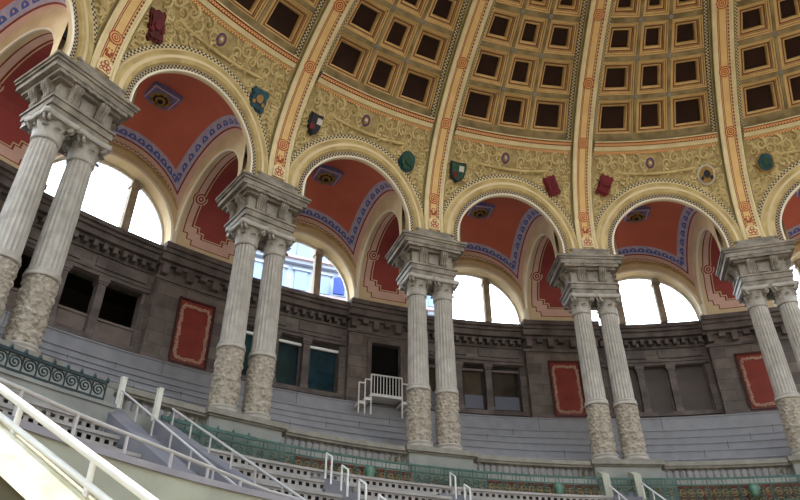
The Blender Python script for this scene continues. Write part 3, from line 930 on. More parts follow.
# gallery cornice
m = MB()
T = 'wall_trim_stone'
for b in range(-1, 5):
    a, e = TH(b) + 1.5 / 22.2, TH(b + 1) - 1.5 / 22.2
    m.pbox(a, e, 22.36, 22.9, 12.75, 12.85, T); m.pbox(a, e, 22.18, 22.9, 12.85, 13.07, T); m.pbox(a, e, 22.10, 22.9, 13.07, 13.20, T); m.pbox(a, e, 22.02, 22.9, 13.20, 13.35, T)
    m.pbox(a, e, 22.04, 22.7, 13.3, 13.35, T, None, 13.3, 13.61)
    n = 13
    for i in range(n):
        c = a + (e - a) * (i + .5) / n; m.pbox(c - .0032, c + .0032, 22.22, 22.5, 12.55, 12.77, T, 1)
    m.pbox(a, e, 22.44, 22.5, 12.45, 12.55, T)
for k in range(-1, 6):
    a, e = TH(k) - 1.55 / 22.2, TH(k) + 1.55 / 22.2
    m.pbox(a, e, 22.08, 22.9, 12.75, 12.87, T); m.pbox(a, e, 21.92, 22.9, 12.87, 13.11, T); m.pbox(a, e, 21.84, 22.9, 13.11, 13.25, T); m.pbox(a, e, 21.76, 22.9, 13.25, 13.43, T)
    for i in range(7):
        c = a + (e - a) * (i + .5) / 7; m.pbox(c - .005, c + .005, 21.98, 22.2, 12.41 if i in (0, 2, 4, 6) else 12.59, 12.77, T, 1)
    m.pbox(a, e, 22.14, 22.2, 12.25, 12.35, T)
o = m.build('trim_1'); o['kind'] = 'structure'

# mullion pilasters between the openings
def make_pilaster():
    t = thing('stone_pilaster', (0, 22.55, 9.88), '', 'pilaster', 'pilasters between the wall openings')
    m = MB(); m.box(-.12, .12, 22.42, 22.75, 9.88, 11.56, 'wall_trim_stone'); m.build('shaft', t)
    m = MB(); m.box(-.15, .15, 22.39, 22.78, 11.5, 11.58, 'wall_trim_stone'); m.box(-.18, .18, 22.36, 22.8, 11.58, 11.74, 'wall_trim_stone'); m.build('capital', t)
    m = MB(); m.box(-.15, .15, 22.39, 22.78, 9.88, 10.02, 'wall_trim_stone'); m.build('base', t)
    return t
sp = []
for b in (0, 1, 2, 3):
    nm = {0: 'between the dark openings at left', 1: 'between the teal windows', 2: 'between the brown windows right of centre', 3: 'between the grey boarded openings at right'}[b]
    sp.append((b + .5 + a2k(-.59), 'slim stone pilaster ' + nm + ', left one')); sp.append((b + .5 + a2k(.59), 'slim stone pilaster ' + nm + ', right one'))
repeat(make_pilaster(), sp)

# rooms behind the openings
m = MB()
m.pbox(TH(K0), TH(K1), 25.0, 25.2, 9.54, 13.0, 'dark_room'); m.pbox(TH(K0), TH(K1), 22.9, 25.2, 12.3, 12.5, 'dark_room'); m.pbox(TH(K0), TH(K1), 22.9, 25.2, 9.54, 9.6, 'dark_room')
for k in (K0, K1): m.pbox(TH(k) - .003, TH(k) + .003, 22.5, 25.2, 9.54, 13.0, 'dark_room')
o = m.build('wall_room'); o['kind'] = 'structure'
wn = 0
# second bay: teal glazed windows, third bay: brown glazed windows; fourth bay: boards; first bay: low parapet inside
for b, gl, fr in ((1, 'teal_glass', 'dark_metal'), (2, 'brown_glass', 'dark_wood')):
    for i, (x0, x1) in enumerate(OP):
        wn += 1
        m = MB(); c = b + .5
        f = lambda a: TH(c + a2k(a))
        m.pbox(f(x0), f(x0 + .1), 22.62, 22.7, 9.88, 11.72, fr); m.pbox(f(x1 - .1), f(x1), 22.62, 22.7, 9.88, 11.72, fr)
        m.pbox(f(x0), f(x1), 22.62, 22.7, 9.88, 9.98, fr); m.pbox(f(x0), f(x1), 22.62, 22.7, 11.62, 11.72, fr)
        o = m.build('window_%d' % wn); o['kind'] = 'structure'
        g = MB(); g.pbox(f(x0 + .1), f(x1 - .1), 22.65, 22.67, 9.98, 11.62, gl); g.build('pane', o)
        s = MB(); s.pbox(f(x0 + .02), f(x1 - .02), 22.56, 22.64, 11.46, 11.56, 'white_paint' if b == 1 else 'wall_trim_stone'); s.build('blind_box', o)
        bk = MB(); bk.pbox(f(x0 + .1), f(x1 - .1), 22.685, 22.70, 9.98, 11.62, 'backing_brown' if b == 2 else 'reflection_teal'); bk.build('pane_backing', o)  # added backing sheet; the teal one holds the pane's reflection in its colour
        if b == 2:
            l = MB(); l.pbox(f(x0 + .1), f(x1 - .1), 22.60, 22.64, 9.98, 10.5, 'panel_grey'); l.build('lower_panel', o)
        else:
            l = MB(); l.pbox(f(x0 + .1), f(x1 - .1), 22.75, 22.78, 9.98, 10.35, 'facade_window'); l.build('lower_panel', o)
BD = ['left', 'middle', 'right']
for i, (x0, x1) in enumerate(OP):
    c = TH(3.5); m = MB(); f = lambda a: c + a / 22.6
    m.pbox(f(x0), f(x1), 22.66, 22.72, 9.88, 11.74, 'board_grey')
    m.pbox(f(x0), f(x0 + .05), 22.6, 22.66, 9.88, 11.74, 'wall_trim_stone'); m.pbox(f(x1 - .05), f(x1), 22.6, 22.66, 9.88, 11.74, 'wall_trim_stone')
    o = m.build('cover_board', loc=W(c + (x0 + x1) / 2 / 22.6, 22.69, 9.88)); tag(o, 'plain brown grey board closing the %s opening left of the rightmost columns' % BD[i], 'board', 'boards in the fourth bay openings')
    c = TH(.5); m = MB()
    m.pbox(f(x0), f(x1), 22.6, 22.7, 9.88, 10.42, 'parapet_grey'); m.pbox(f(x0), f(x1), 22.56, 22.74, 10.42, 10.5, 'parapet_grey')
    o = m.build('low_parapet', loc=W(c + (x0 + x1) / 2 / 22.6, 22.65, 9.88)); tag(o, 'low stone parapet at the foot of the %s dark opening right of the leftmost columns' % BD[i], 'parapet', 'low parapets in the dark openings')

# doorway behind the middle columns
m = MB(); c = TH(2)
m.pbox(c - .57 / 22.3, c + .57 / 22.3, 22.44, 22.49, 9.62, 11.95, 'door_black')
o = m.build('door_1'); o['kind'] = 'structure'
m = MB(); m.pbox(c - .72 / 22.2, c - .57 / 22.2, 22.16, 22.2, 9.5, 12.1, 'wall_trim_stone'); m.pbox(c + .57 / 22.2, c + .72 / 22.2, 22.16, 22.2, 9.5, 12.1, 'wall_trim_stone'); m.pbox(c - .57 / 22.2, c + .57 / 22.2, 22.16, 22.2, 11.95, 12.1, 'wall_trim_stone')
m.build('door_frame', o)

# red plaques on the wall piers
def make_plaque():
    t = thing('red_plaque', (0, 22.18, 9.63), '', 'plaque', 'red painted plaques on the wall piers')
    m = MB(); y0, y1 = 22.12, 22.22
    m.box(-.62, -.55, y0, y1, 9.63, 11.88, 'plaque_frame'); m.box(.55, .62, y0, y1, 9.63, 11.88, 'plaque_frame'); m.box(-.62, .62, y0, y1, 11.81, 11.88, 'plaque_frame'); m.box(-.62, .62, y0, y1, 9.63, 9.70, 'plaque_frame')
    m.build('frame', t)
    m = MB(); m.box(-.55, .55, 22.16, 22.19, 9.70, 11.81, 'plaque_red'); m.build('panel', t)
    m = MB(); n = 40
    path = []
    for (x, z) in ((-.38, 9.83), (.38, 9.83), (.46, 9.98), (.46, 11.48), (.38, 11.63), (-.38, 11.63), (-.46, 11.48), (-.46, 9.98)): path.append((x, z))
    for i in range(8):
        a, b = path[i], path[(i + 1) % 8]; L = math.hypot(b[0] - a[0], b[1] - a[1]); k = max(2, int(L / .09))
        for j in range(k):
            q = j / k; x = a[0] + (b[0] - a[0]) * q; z = a[1] + (b[1] - a[1]) * q
            m.tube(spiral((x, 22.15, z), (1, 0, 0), (0, 0, 1), .062, 1.2, 9, j * 1.3), .02, 'plaque_ornament', 4)
    m.build('border_ornament', t)
    return t
repeat(make_plaque(), [(1, 'red wall plaque with pale border left of the second column pair'), (3, 'red wall plaque with pale border left of the fourth column pair'), (4, 'red wall plaque with pale border left of the rightmost column pair'), (0, 'red wall plaque with pale border behind the leftmost columns')][:3])

# ------------------------------------------------------------------ lunette windows
def lun(x, z, r, c): return W(c + x / 22.57, r, 13.64 + z)
LN = {0: 'first', 1: 'second', 2: 'third', 3: 'fourth', 4: 'fifth'}
for b in range(0, 5):
    c = TH(b + .5); wn += 1
    base = MB()
    N = 32
    def ring(r0, y0, r1, y1, mt):
        base.grid(lambda u, v: (lun((r0 + (r1 - r0) * v) * cos(PI * u), (r0 + (r1 - r0) * v) * sin(PI * u), y0 + (y1 - y0) * v, c), (u * 6, v)), N, 1, mt)
    ring(2.2, 22.06, 2.2, 22.68, 'beige'); ring(2.2, 22.06, 2.26, 22.03, 'white_cream'); ring(2.26, 22.03, 2.30, 22.06, 'white_cream')
    ring(2.30, 22.06, 2.52, 22.05, 'beige'); ring(2.52, 22.05, 2.56, 22.0, 'gold_plaster'); ring(2.56, 22.0, 2.66, 22.04, 'gold_plaster')
    ring(2.2, 22.58, 2.12, 22.58, 'white_paint'); ring(2.12, 22.58, 2.12, 22.66, 'white_paint')
    w = base.build('window_%d' % wn, smooth=40); w['kind'] = 'structure'
    xm = .83
    for s in (-1, 1):
        m = MB()
        P = [lun(s * xm - .13, 0, 22.5, c), lun(s * xm + .13, 0, 22.5, c), lun(s * xm + .13, 0, 22.75, c), lun(s * xm - .13, 0, 22.75, c)]
        zt = 2.03
        P += [lun(s * xm - .13, zt, 22.5, c), lun(s * xm + .13, zt, 22.5, c), lun(s * xm + .13, zt, 22.75, c), lun(s * xm - .13, zt, 22.75, c)]
        m.hexa(P, 'mullion_stone')
        Q = [lun(s * xm + a, z, r, c) for z in (1.72, 1.84) for a, r in ((-.17, 22.46), (.17, 22.46), (.17, 22.78), (-.17, 22.78))]
        m.hexa(Q, 'mullion_stone')
        m.build('mullion', w)
    for (x0, x1) in ((-2.12, -.96), (-.70, .70), (.96, 2.12)):
        m = MB(); n = 12
        pts = [(x0 + (x1 - x0) * i / n) for i in range(n + 1)]
        top = [(x, sqrt(max(0, 2.12 ** 2 - x * x))) for x in pts]
        for (p, q) in zip(top[:-1], top[1:]):
            m.poly([lun(p[0], 0, 22.63, c), lun(q[0], 0, 22.63, c), lun(q[0], q[1], 22.63, c), lun(p[0], p[1], 22.63, c)], 'window_glass')
        m.build('pane', w)

# ------------------------------------------------------------------ unseen slab over the gallery and shell of the rest of the dome
m = MB()
m.pbox(TH(K0), TH(K1), 16.35, 23.4, 19.0, 19.3, 'leak_slab_grey')  # added to stop sky light leaking in above the vaults
o = m.build('leak_slab'); o['kind'] = 'structure'
m = MB()
def dsh(u, v):
    th = TH(K0) + 2 * PI * FULL * u; tt = .35 + (1.245 - .35) * v
    r, z = sh(tt, .55); return W(th, r, z)
FULL = 1.0
m.grid(dsh, 110, 16, 'beam_tan')
o = m.build('ceiling', smooth=40); o['kind'] = 'structure'

m = MB()
m.pbox(TH(K1), TH(18.0), 22.6, 22.9, 0, 17.2, 'wall_stone', 60)  # unseen far wall, added to cut the light; height set for the gap above
o = m.build('wall_far'); o['kind'] = 'structure'

# ------------------------------------------------------------------ marble steps between columns and wall
TIER = [(22.05, 9.54, 8.9), (21.6, 8.95, 8.3), (20.95, 8.5, 7.9), (20.3, 8.1, 7.5), (19.65, 7.68, 7.1), (19.0, 7.24, 6.5)]
nx = [22.8] + [t[0] for t in TIER]
ORD = ['topmost', 'second from the top', 'third from the top', 'fourth from the top', 'fifth from the top', 'lowest']
for i, (r, z, zb) in enumerate(TIER):
    m = MB(); m.pbox(TH(K0), TH(K1), r, nx[i] + .1, zb, z - .05, 'step_marble', 70); m.pbox(TH(K0), TH(K1), r - .03, nx[i] + .1, z - .05, z, 'step_marble', 70)
    for j in range(len(m.uv)): m.uv[j] = (m.uv[j][0] + i * 1.1, .45)
    o = m.build('marble_step', loc=W(TH(2), r, z)); tag(o, 'pale blue grey marble step ring behind the columns, %s' % ORD[i], 'step', 'marble steps behind the columns')
m = MB(); m.pbox(TH(K0), TH(K1), 17.85, 19.1, 5.9, 6.2, 'step_marble', 70)
o = m.build('floor_gallery'); o['kind'] = 'structure'

# ------------------------------------------------------------------ balustrade between the pedestals
def make_balustrade():
    t = thing('stone_balustrade', (0, 17.55, 6.1), '', 'balustrade', 'balustrades between the pedestals')
    hw = (DB * 17.5 / 2 - 1.0) / 17.5
    m = MB(); m.pbox(-hw, hw, 17.32, 17.66, 6.60, 6.72, 'balustrade_stone'); m.pbox(-hw, hw, 17.36, 17.62, 6.54, 6.60, 'balustrade_stone'); m.build('top_rail', t)
    m = MB(); m.pbox(-hw, hw, 17.36, 17.7, 5.2, 6.24, 'plaster_wall'); m.build('base_wall', t)
    n = 19
    for i in range(n):
        a = -hw + 2 * hw * (i + .5) / n
        c = W(a, 17.49, 6.24)
        m = MB(); m.lathe(c, [(.06, 0), (.06, .03), (.035, .04), (.042, .07), (.052, .12), (.046, .18), (.036, .22), (.05, .255), (.08, .285), (.11, .305)], 10, 'balustrade_stone'); m.build('baluster', t, smooth=50)
    return t
repeat(make_balustrade(), [(b + .5, 'low stone balustrade ' + BAY[b]) for b in (0, 1, 2, 3)])

# ------------------------------------------------------------------ green iron railing and painted apron
def scroll_pair(m, a, r, z0, z1, w, mt, rad=.012):
    c = W(a, r, (z0 + z1) / 2); ex = Vector((cos(a), -sin(a), 0)); ez = Vector((0, 0, 1)); c = Vector(c)
    h = (z1 - z0)
    for s in (-1, 1):
        m.tube(spiral(c + ez * h * .24, ex * s, ez, w * .42, 1.4, 16, -PI / 2), rad, mt, 4)
        m.tube(spiral(c - ez * h * .24, ex * s, -ez, w * .42, 1.4, 16, -PI / 2), rad, mt, 4)
def make_railing():
    t = thing('iron_railing', (0, 16.95, 5.5), '', 'railing', 'green iron railings below the balustrades')
    G = 'iron_green'; R = 16.92
    m = MB()
    for z, hh in ((6.14, .035), (5.97, .02), (5.52, .03)): m.pbox(-H, H, R - .02, R + .02, z - hh * .7, z + hh * .7, G, 14)
    m.build('rails', t)
    for i in range(13):
        a = -H + DB * (i + .5) / 13
        m = MB(); c = W(a, R, 5.5); m.lathe(c, [(.013, 0), (.013, .62), (.02, .63), (.022, .66), (.005, .69)], 8, G); m.build('post', t)
    for i in range(19):
        a = -H + DB * (i + .5) / 19
        m = MB(); scroll_pair(m, a, R, 5.53, 5.95, .24, G, .009); m.build('scroll', t)
    for i in range(26):
        a = -H + DB * (i + .5) / 26; p = W(a, R, 5.97); q = W(a, R, 6.14); m = MB(); m.tube([p, q], .008, G, 4); m.build('short_bar', t)
    hw = .095
    m = MB()
    m.pbox(-hw, hw, 17.06, 17.12, 5.3, 5.98, 'apron_red', 10)
    for i in range(14):
        a = -hw + 2 * hw * (i + .5) / 14
        scroll_pair(m, a, 17.05, 5.36, 5.96, .26, 'apron_tan', .016)
    m.build('painted_apron', t)
    for s in (-1, 1):
        m = MB()
        m.pbox(min(s * hw, s * H), max(s * hw, s * H), 17.06, 17.12, 5.3, 6.2, 'apron_grey', 4)
        m.build('grey_apron', t)
        for i in range(3):
            a = s * (hw + .012 + i * .02); m = MB()
            for q in range(5):
                an = 2 * PI * q / 5; c = Vector(W(a, 17.04, 5.82)); ex = Vector((cos(a), -sin(a), 0))
                m.lathe(tuple(c + ex * .06 * cos(an) + Vector((0, 0, .09 * sin(an) - .02))), [(.005, 0), (.03, .015), (.03, .03), (.005, .045)], 6, 'gilt')
            m.build('gilt_flower', t)
    m = MB(); c = Vector(W(.022, 16.86, 5.83))
    pts = [(.15 * cos(a * PI / 10) * (1 if a <= 10 else .92), .17 * sin(a * PI / 10) * (.85 if a <= 10 else 1.35)) for a in range(20)]
    A = [m.vert(c + Vector((x, .05, z))) for x, z in pts]; B = [m.vert(c + Vector((x * .9, -.02, z * .9))) for x, z in pts]; C2 = [m.vert(c + Vector((x * .55, -.06, z * .55))) for x, z in pts]
    for U, V in ((A, B), (B, C2)):
        for i in range(20): m.face((U[i], U[(i + 1) % 20], V[(i + 1) % 20], V[i]), 'emblem_green')
    m.face(tuple(C2), 'emblem_green')
    m.build('shield_emblem', t, smooth=50)
    return t
repeat(make_railing(), [(b + .5, 'green scrolled iron railing with shield ' + BAY[b]) for b in (1, 2, 3, 4)])

# a plain stretch of the same railing in the first bay, right of the stair
t = thing('iron_railing', W(TH(.8), 16.95, 5.5), 'green scrolled iron railing panel right of the far stair', 'railing')
m = MB(); a0, a1 = TH(.57), TH(1.0)
for z, hh in ((6.14, .035), (5.97, .02), (5.52, .03)): m.pbox(a0, a1, 16.895, 16.945, z - hh, z + hh, 'iron_green')
m.build('rails', t)
for i in range(6):
    m = MB(); m.lathe(W(a0 + (a1 - a0) * (i + .5) / 6, 16.92, 5.5), [(.016, 0), (.016, .64), (.03, .66), (.035, .7), (.005, .76)], 8, 'iron_green'); m.build('post', t)
for i in range(9):
    m = MB(); scroll_pair(m, a0 + (a1 - a0) * (i + .5) / 9, 16.92, 5.53, 5.95, .24, 'iron_green', .009); m.build('scroll', t)
m = MB(); m.pbox(a0, a1, 17.06, 17.12, 5.3, 6.2, 'apron_grey'); m.build('grey_apron', t)

# dark scroll fence at the left, on its plaster wall
t = thing('scroll_fence', W(TH(0), 16.42, 5.95), 'dark iron fence of round scrolls on the plaster wall at the far left', 'fence')
m = MB(); a0, a1 = TH(-.6), TH(.28)
for z, hh in ((6.30, .03), (5.97, .025)): m.pbox(a0, a1, 16.39, 16.44, z - hh, z + hh, 'iron_dark')
m.build('rails', t)
n = 17
for i in range(n):
    a = a0 + (a1 - a0) * (i + .5) / n; m = MB(); ex = Vector((cos(a), -sin(a), 0)); c = Vector(W(a, 16.415, 6.135))
    m.tube(spiral(c, ex, Vector((0, 0, 1)), .125, 1.9, 24, 0), .017, 'iron_dark', 5); m.build('scroll', t)
    m = MB(); q = W(a + (a1 - a0) / n / 2, 16.415, 6.3); m.tube([W(a + (a1 - a0) / n / 2, 16.415, 5.97), q], .016, 'iron_dark', 5)
    m.lathe(q, [(.02, 0), (.045, .03), (.03, .08), (.005, .12)], 6, 'iron_dark'); m.build('post', t)
m = MB(); m.pbox(TH(-.9), TH(.335), 16.42, 16.7, 4.9, 5.95, 'plaster_wall'); m.pbox(TH(-.9), TH(.335), 16.39, 16.72, 5.88, 5.95, 'plaster_wall')
o = m.build('curved_parapet', loc=W(TH(-.2), 16.4, 4.9)); tag(o, 'curved smooth plaster wall below the dark scroll fence', 'parapet')
m = MB(); m.pbox(TH(-1.2), TH(.38), 17.1, 17.3, 5.2, 6.5, 'plaster_wall'); o = m.build('wall_apron'); o['kind'] = 'structure'

# ------------------------------------------------------------------ rings of seating with square vents
SEAT = [(16.3, 5.54), (15.52, 5.10), (14.75, 4.66), (13.97, 4.22), (13.2, 3.78)]
SEC = [(-1.0, .28, 'left of the far stair', (0, 1, 2, 3)), (.57, 1.20, 'right of the far stair', (0, 1, 2, 3, 4)), (1.37, 1.86, 'between the two rows of white hoops', (0, 1, 2, 3)),
       (2.02, 2.80, 'below the middle arch', (0, 1, 2)), (3.02, 4.4, 'at the lower right', (1, 2))]
RO_N = ['uppermost', 'second', 'third', 'fourth', 'fifth']
for (k0, k1, where, rows) in SEC:
    for i in rows:
        r, z = SEAT[i]; t0, t1 = TH(k0), TH(k1)
        if i == 0: t0, t1 = {.57: (TH(.57), TH(1.28)), 1.37: (TH(1.28), TH(1.94)), 2.02: (TH(1.94), TH(2.80))}.get(k0, (t0, t1))
        tg = thing('seat_tier', W((t0 + t1) / 2, r, z - .45), '%s pale seating tier with square vent holes, %s' % (RO_N[i], where), 'seating', 'seating tiers with vents')
        m = MB()
        n = int((t1 - t0) * r / .085)
        zs = [z - .26, z - .175, z - .10, z - .0]
        def fn(u, v):
            k = int(round(v * 3)); th = t0 + (t1 - t0) * u
            return W(th, r, zs[k]), (th * r, zs[k])
        m.grid(fn, n, 3, 'seat_concrete', skip=lambda a, b: b == 1 and a % 2 == 1)
        m.pbox(t0, t1, r - .035, r, z - .06, z, 'seat_concrete', max(4, n // 4))
        m.pbox(t0, t1, r + .002, r + .95, z - .02, z, 'seat_concrete', max(4, n // 4))
        m.pbox(t0, t1, r + .16, r + .3, z - .52, z - .2, 'seat_concrete', max(4, n // 4)); m.pbox(t0, t1, r, r + .3, z - .27, z - .255, 'seat_concrete', max(4, n // 4))
        for th in (t0, t1): m.poly([W(th, r, z - .5), W(th, r + .9, z - .5), W(th, r + .9, z), W(th, r, z)], 'seat_concrete')
        m.build('riser', tg)
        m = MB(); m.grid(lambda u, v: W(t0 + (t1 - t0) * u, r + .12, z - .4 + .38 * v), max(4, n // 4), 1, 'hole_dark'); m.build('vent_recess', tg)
# unseen cone added under the tiers to block light from below, floor of the arena
m = MB()
def cone(u, v):
    th = TH(K0 - 1.5) + (TH(K1) - TH(K0 - 1.5)) * u; r = 9.0 + 8.2 * v
    return W(th, r, .6 + 4.3 * v - .2)
m.grid(cone, 50, 6, 'plaster_wall')
o = m.build('floor_stands'); o['kind'] = 'structure'
m = MB()
m.grid(lambda u, v: W(2 * PI * u, .01 + 44 * v, 0), 64, 4, 'floor_sand')
o = m.build('floor'); o['kind'] = 'structure'

# ------------------------------------------------------------------ the far stair: stringers, steps, hand rails
def radial_wall(name, k, off0, off1, r0, r1, zt0, zt1, h0, h1, mt, label, cat, batter=0.0):
    """wall along a stair: r0 inner end .. r1 outer end, sloping top"""
    th = TH(k); e = Vector((sin(th), cos(th), 0)); n = Vector((cos(th), -sin(th), 0)); up = Vector((0, 0, 1))
    P = []
    for (r, z) in ((r0, zt0 - h0), (r1, zt1 - h1), (r1, zt1), (r0, zt0)): P.append((r, z))
    m = MB()
    A = [e * r + n * (off0 + (batter if q > 1 else 0)) + up * z for q, (r, z) in enumerate(P)]; B = [e * r + n * off1 + up * z for r, z in P]
    m.hexa([A[0], A[1], B[1], B[0], A[3], A[2], B[2], B[3]], mt)
    o = m.build(name, loc=tuple(e * ((r0 + r1) / 2) + up * min(zt0 - h0, zt1 - h1)))
    return tag(o, label, cat)
KS = .475
radial_wall('stair_stringer', KS, -.85, -.40, 11.6, 17.05, 3.05, 6.15, 1.2, 1.2, 'stair_plaster', 'sloping purple grey side wall on the left of the far stair', 'wall')
radial_wall('stair_stringer', KS, .40, .75, 11.6, 17.0, 3.2, 6.1, 1.0, 1.0, 'stair_plaster', 'sloping purple grey side wall on the right of the far stair', 'wall')
def stair(k, w, r0, r1, n, label):
    th = TH(k); m = MB(); z0, z1 = (r0 - 16.3) * .577 + 5.25, (r1 - 16.3) * .577 + 5.25
    for i in range(n):
        ra = r0 + (r1 - r0) * i / n; rb = r0 + (r1 - r0) * (i + 1) / n; z = z0 + (z1 - z0) * (i + 1) / n
        m.pbox(th - w / ra, th + w / ra, ra, rb, z - .6, z, 'stair_plaster', 2)
    o = m.build('aisle_stair', loc=W(th, r0, z0 - .6)); tag(o, label, 'stair')
stair(KS, .40, 12.0, 17.0, 15, 'narrow stair between the two sloping side walls on the left')
stair(1.28, .42, 12.5, 17.0, 14, 'aisle steps with white hoops, left of the middle columns')
stair(1.94, .42, 14.0, 17.0, 10, 'aisle steps with white hoops under the middle columns')
stair(2.91, .40, 14.5, 17.2, 10, 'aisle steps between stone posts under the fourth column pair')
def pt(k, off, r, z):
    th = TH(k); return Vector((sin(th), cos(th), 0)) * r + Vector((cos(th), -sin(th), 0)) * off + Vector((0, 0, z))
def handrail(name, k, off, r0, z0, r1, z1, posts, drop, rad, mt, label, cat='handrail'):
    """r0,z0 outer upper end; posts = list of fractions"""
    A, B = pt(k, off, r0, z0), pt(k, off, r1, z1)
    t = thing(name, tuple(A - Vector((0, 0, drop))), label, cat)
    m = MB(); m.tube([A, A.lerp(B, .5), B], rad, mt, 8); m.build('rail', t, smooth=60)
    for f in posts:
        p = A.lerp(B, f); m = MB(); m.tube([p, p - Vector((0, 0, drop))], rad * .85, mt, 8); m.build('post', t, smooth=60)
    return t
handrail('handrail', KS, -.45, 16.9, 6.44, 11.8, 3.45, (.02, .16, .3, .44, .58, .72, .86), .34, .022, 'grey_paint', 'white handrail on the left wall of the far stair')
handrail('handrail', KS, .45, 16.4, 6.18, 11.8, 3.62, (.02, .18, .34, .5, .66, .82), .32, .022, 'grey_paint', 'white handrail on the right wall of the far stair')
def post_block(k, off, r, z0, z1, w, d, mt, label):
    m = MB(); th = TH(k)
    P = [pt(k, off + a, r + b, z) for z in (z0, z1) for a, b in ((-w / 2, -d / 2), (w / 2, -d / 2), (w / 2, d / 2), (-w / 2, d / 2))]
    m.hexa(P, mt)
    c = [pt(k, off + a * 1.15, r + b * 1.15, z) for z in (z1, z1 + .04) for a, b in ((-w / 2, -d / 2), (w / 2, -d / 2), (w / 2, d / 2), (-w / 2, d / 2))]
    m.hexa(c, mt)
    o = m.build('gate_post', loc=tuple(pt(k, off, r, z0))); return tag(o, label, 'post')
post_block(KS, -.42, 17.0, 6.1, 6.72, .1, .1, 'pale_plaster', 'slim pale post at the top left of the far stair')
post_block(KS, .42, 17.0, 6.05, 6.72, .1, .1, 'pale_plaster', 'slim pale post at the top right of the far stair')
def slab_post(off, label):
    k = 2.91; m = MB()
    pr = [(17.25, 5.2), (17.25, 6.38), (17.12, 6.38), (16.86, 6.24), (16.72, 5.2)]
    A = [m.vert(pt(k, off - .1, r, z)) for r, z in pr]; B = [m.vert(pt(k, off + .1, r, z)) for r, z in pr]
    n = len(pr)
    for i in range(n): m.face((A[i], A[(i + 1) % n], B[(i + 1) % n], B[i]), 'parapet_face')
    m.face(tuple(A), 'parapet_face'); m.face(tuple(B), 'parapet_face')
    tag(m.build('stone_post', loc=tuple(pt(k, off, 17.0, 5.2))), label, 'post')
slab_post(-.45, 'left pale stone post at the stair head under the fourth column pair')
slab_post(.45, 'right pale stone post at the stair head under the fourth column pair')
handrail('handrail', 2.91, -.40, 16.95, 6.0, 14.8, 4.75, (.03, .3, .6, .9), .4, .022, 'white_paint', 'white handrail starting at the left stone post')
handrail('handrail', 2.91, .45, 16.7, 6.0, 14.6, 4.78, (.03, .3, .6, .9), .4, .022, 'white_paint', 'white handrail starting at the right stone post')
HO = ['topmost', 'second', 'third', 'fourth']
def hoop(k, r, z, h, label):
    t = thing('hoop_rail', tuple(pt(k, 0, r, z)), label, 'handrail', 'white hoop handrails on the aisle steps')
    A, B = pt(k, 0, r + .14, z + h + .1), pt(k, 0, r - .14, z + h - .05)
    for p in (A, B):
        m = MB(); m.tube([Vector((p.x, p.y, z - .1)), p], .022, 'white_paint', 8); m.build('post', t)
    m = MB(); m.tube([A, A.lerp(B, .5), B], .022, 'white_paint', 8); m.build('top_bar', t)
for i in range(4): hoop(1.28, 16.08 - .765 * i, 5.13 - .45 * i, .68, '%s white hoop rail of the row left of the middle columns' % HO[i])
for i in range(2): hoop(1.94, 16.2 - .75 * i, 5.12 - .45 * i, .66, '%s white hoop rail of the row under the middle columns' % HO[i])

# ------------------------------------------------------------------ ring parapet with the thin rail, lower left
m = MB(); m.pbox(TH(-1.35), TH(.9), 12.0, 12.25, 2.2, 3.72, 'parapet_face', 40); m.pbox(TH(-1.35), TH(.9), 11.97, 12.28, 3.66, 3.74, 'coping_grey', 40)
o = m.build('ring_parapet', loc=W(TH(-.3), 12.1, 2.2)); tag(o, 'curved pale plaster parapet carrying the thin white rail at lower left', 'parapet')
t = thing('thin_rail', W(TH(-.3), 12.05, 3.74), 'thin white rail on short posts along the curved parapet', 'railing')
KZ = [(-1.2, 4.05), (-.69, 4.05), (-.607, 4.05), (-.413, 4.02), (-.222, 3.995), (-.039, 3.96), (.2, 3.88), (.4, 3.79), (.6, 3.76)]
pts = []
for (ka, za), (kb, zb) in zip(KZ[:-1], KZ[1:]):
    for q in range(5): pts.append(W(TH(ka + (kb - ka) * q / 5), 12.05, za + (zb - za) * q / 5))
m = MB(); m.tube(pts, .026, 'grey_paint', 8); m.build('rail', t, smooth=60)
def zr(k):
    for (ka, za), (kb, zb) in zip(KZ[:-1], KZ[1:]):
        if ka <= k <= kb: return za + (zb - za) * (k - ka) / (kb - ka)
    return 3.8
for k in (-.98, -.795, -.607, -.413, -.222, -.039, .12, .27):
    m = MB(); m.tube([W(TH(k), 12.05, 3.7), W(TH(k), 12.05, zr(k))], .022, 'grey_paint', 8); m.build('post', t, smooth=60)

# ------------------------------------------------------------------ nearest stair: sunlit parapet with double rail, bottom left
KN = -.75
radial_wall('stair_flank', KN, -.30, -.05, 9.2, 13.2, 1.82, 4.28, 1.2, 2.0, 'olive_shaded', 'shaded olive flank of the stair under the sunlit parapet, bottom left corner', 'stair')
radial_wall('sunlit_parapet', KN, -.36, .06, 9.2, 13.2, 2.06, 4.52, .22, .22, 'worn_plaster', 'bright sunlit sloping parapet in the bottom left corner', 'parapet', .28)
t = thing('double_rail', tuple(pt(KN, 0, 11.3, 3.35)), 'thick white double handrail on the sunlit parapet at bottom left', 'handrail')
def rl(r, up): return pt(KN, -.03, r, 3.83 + (r - 11.67) * .586 + up)
for up, rad in ((0, .035), (-.21, .03)):
    m = MB(); m.tube([rl(13.0, up), rl(11, up), rl(9.2, up)], rad, 'white_paint', 10); m.build('rail', t, smooth=60)
for r in (12.2, 11.3, 10.35, 9.5):
    m = MB(); m.tube([rl(r, 0), rl(r, -.36)], .028, 'white_paint', 8); m.build('post', t, smooth=60)

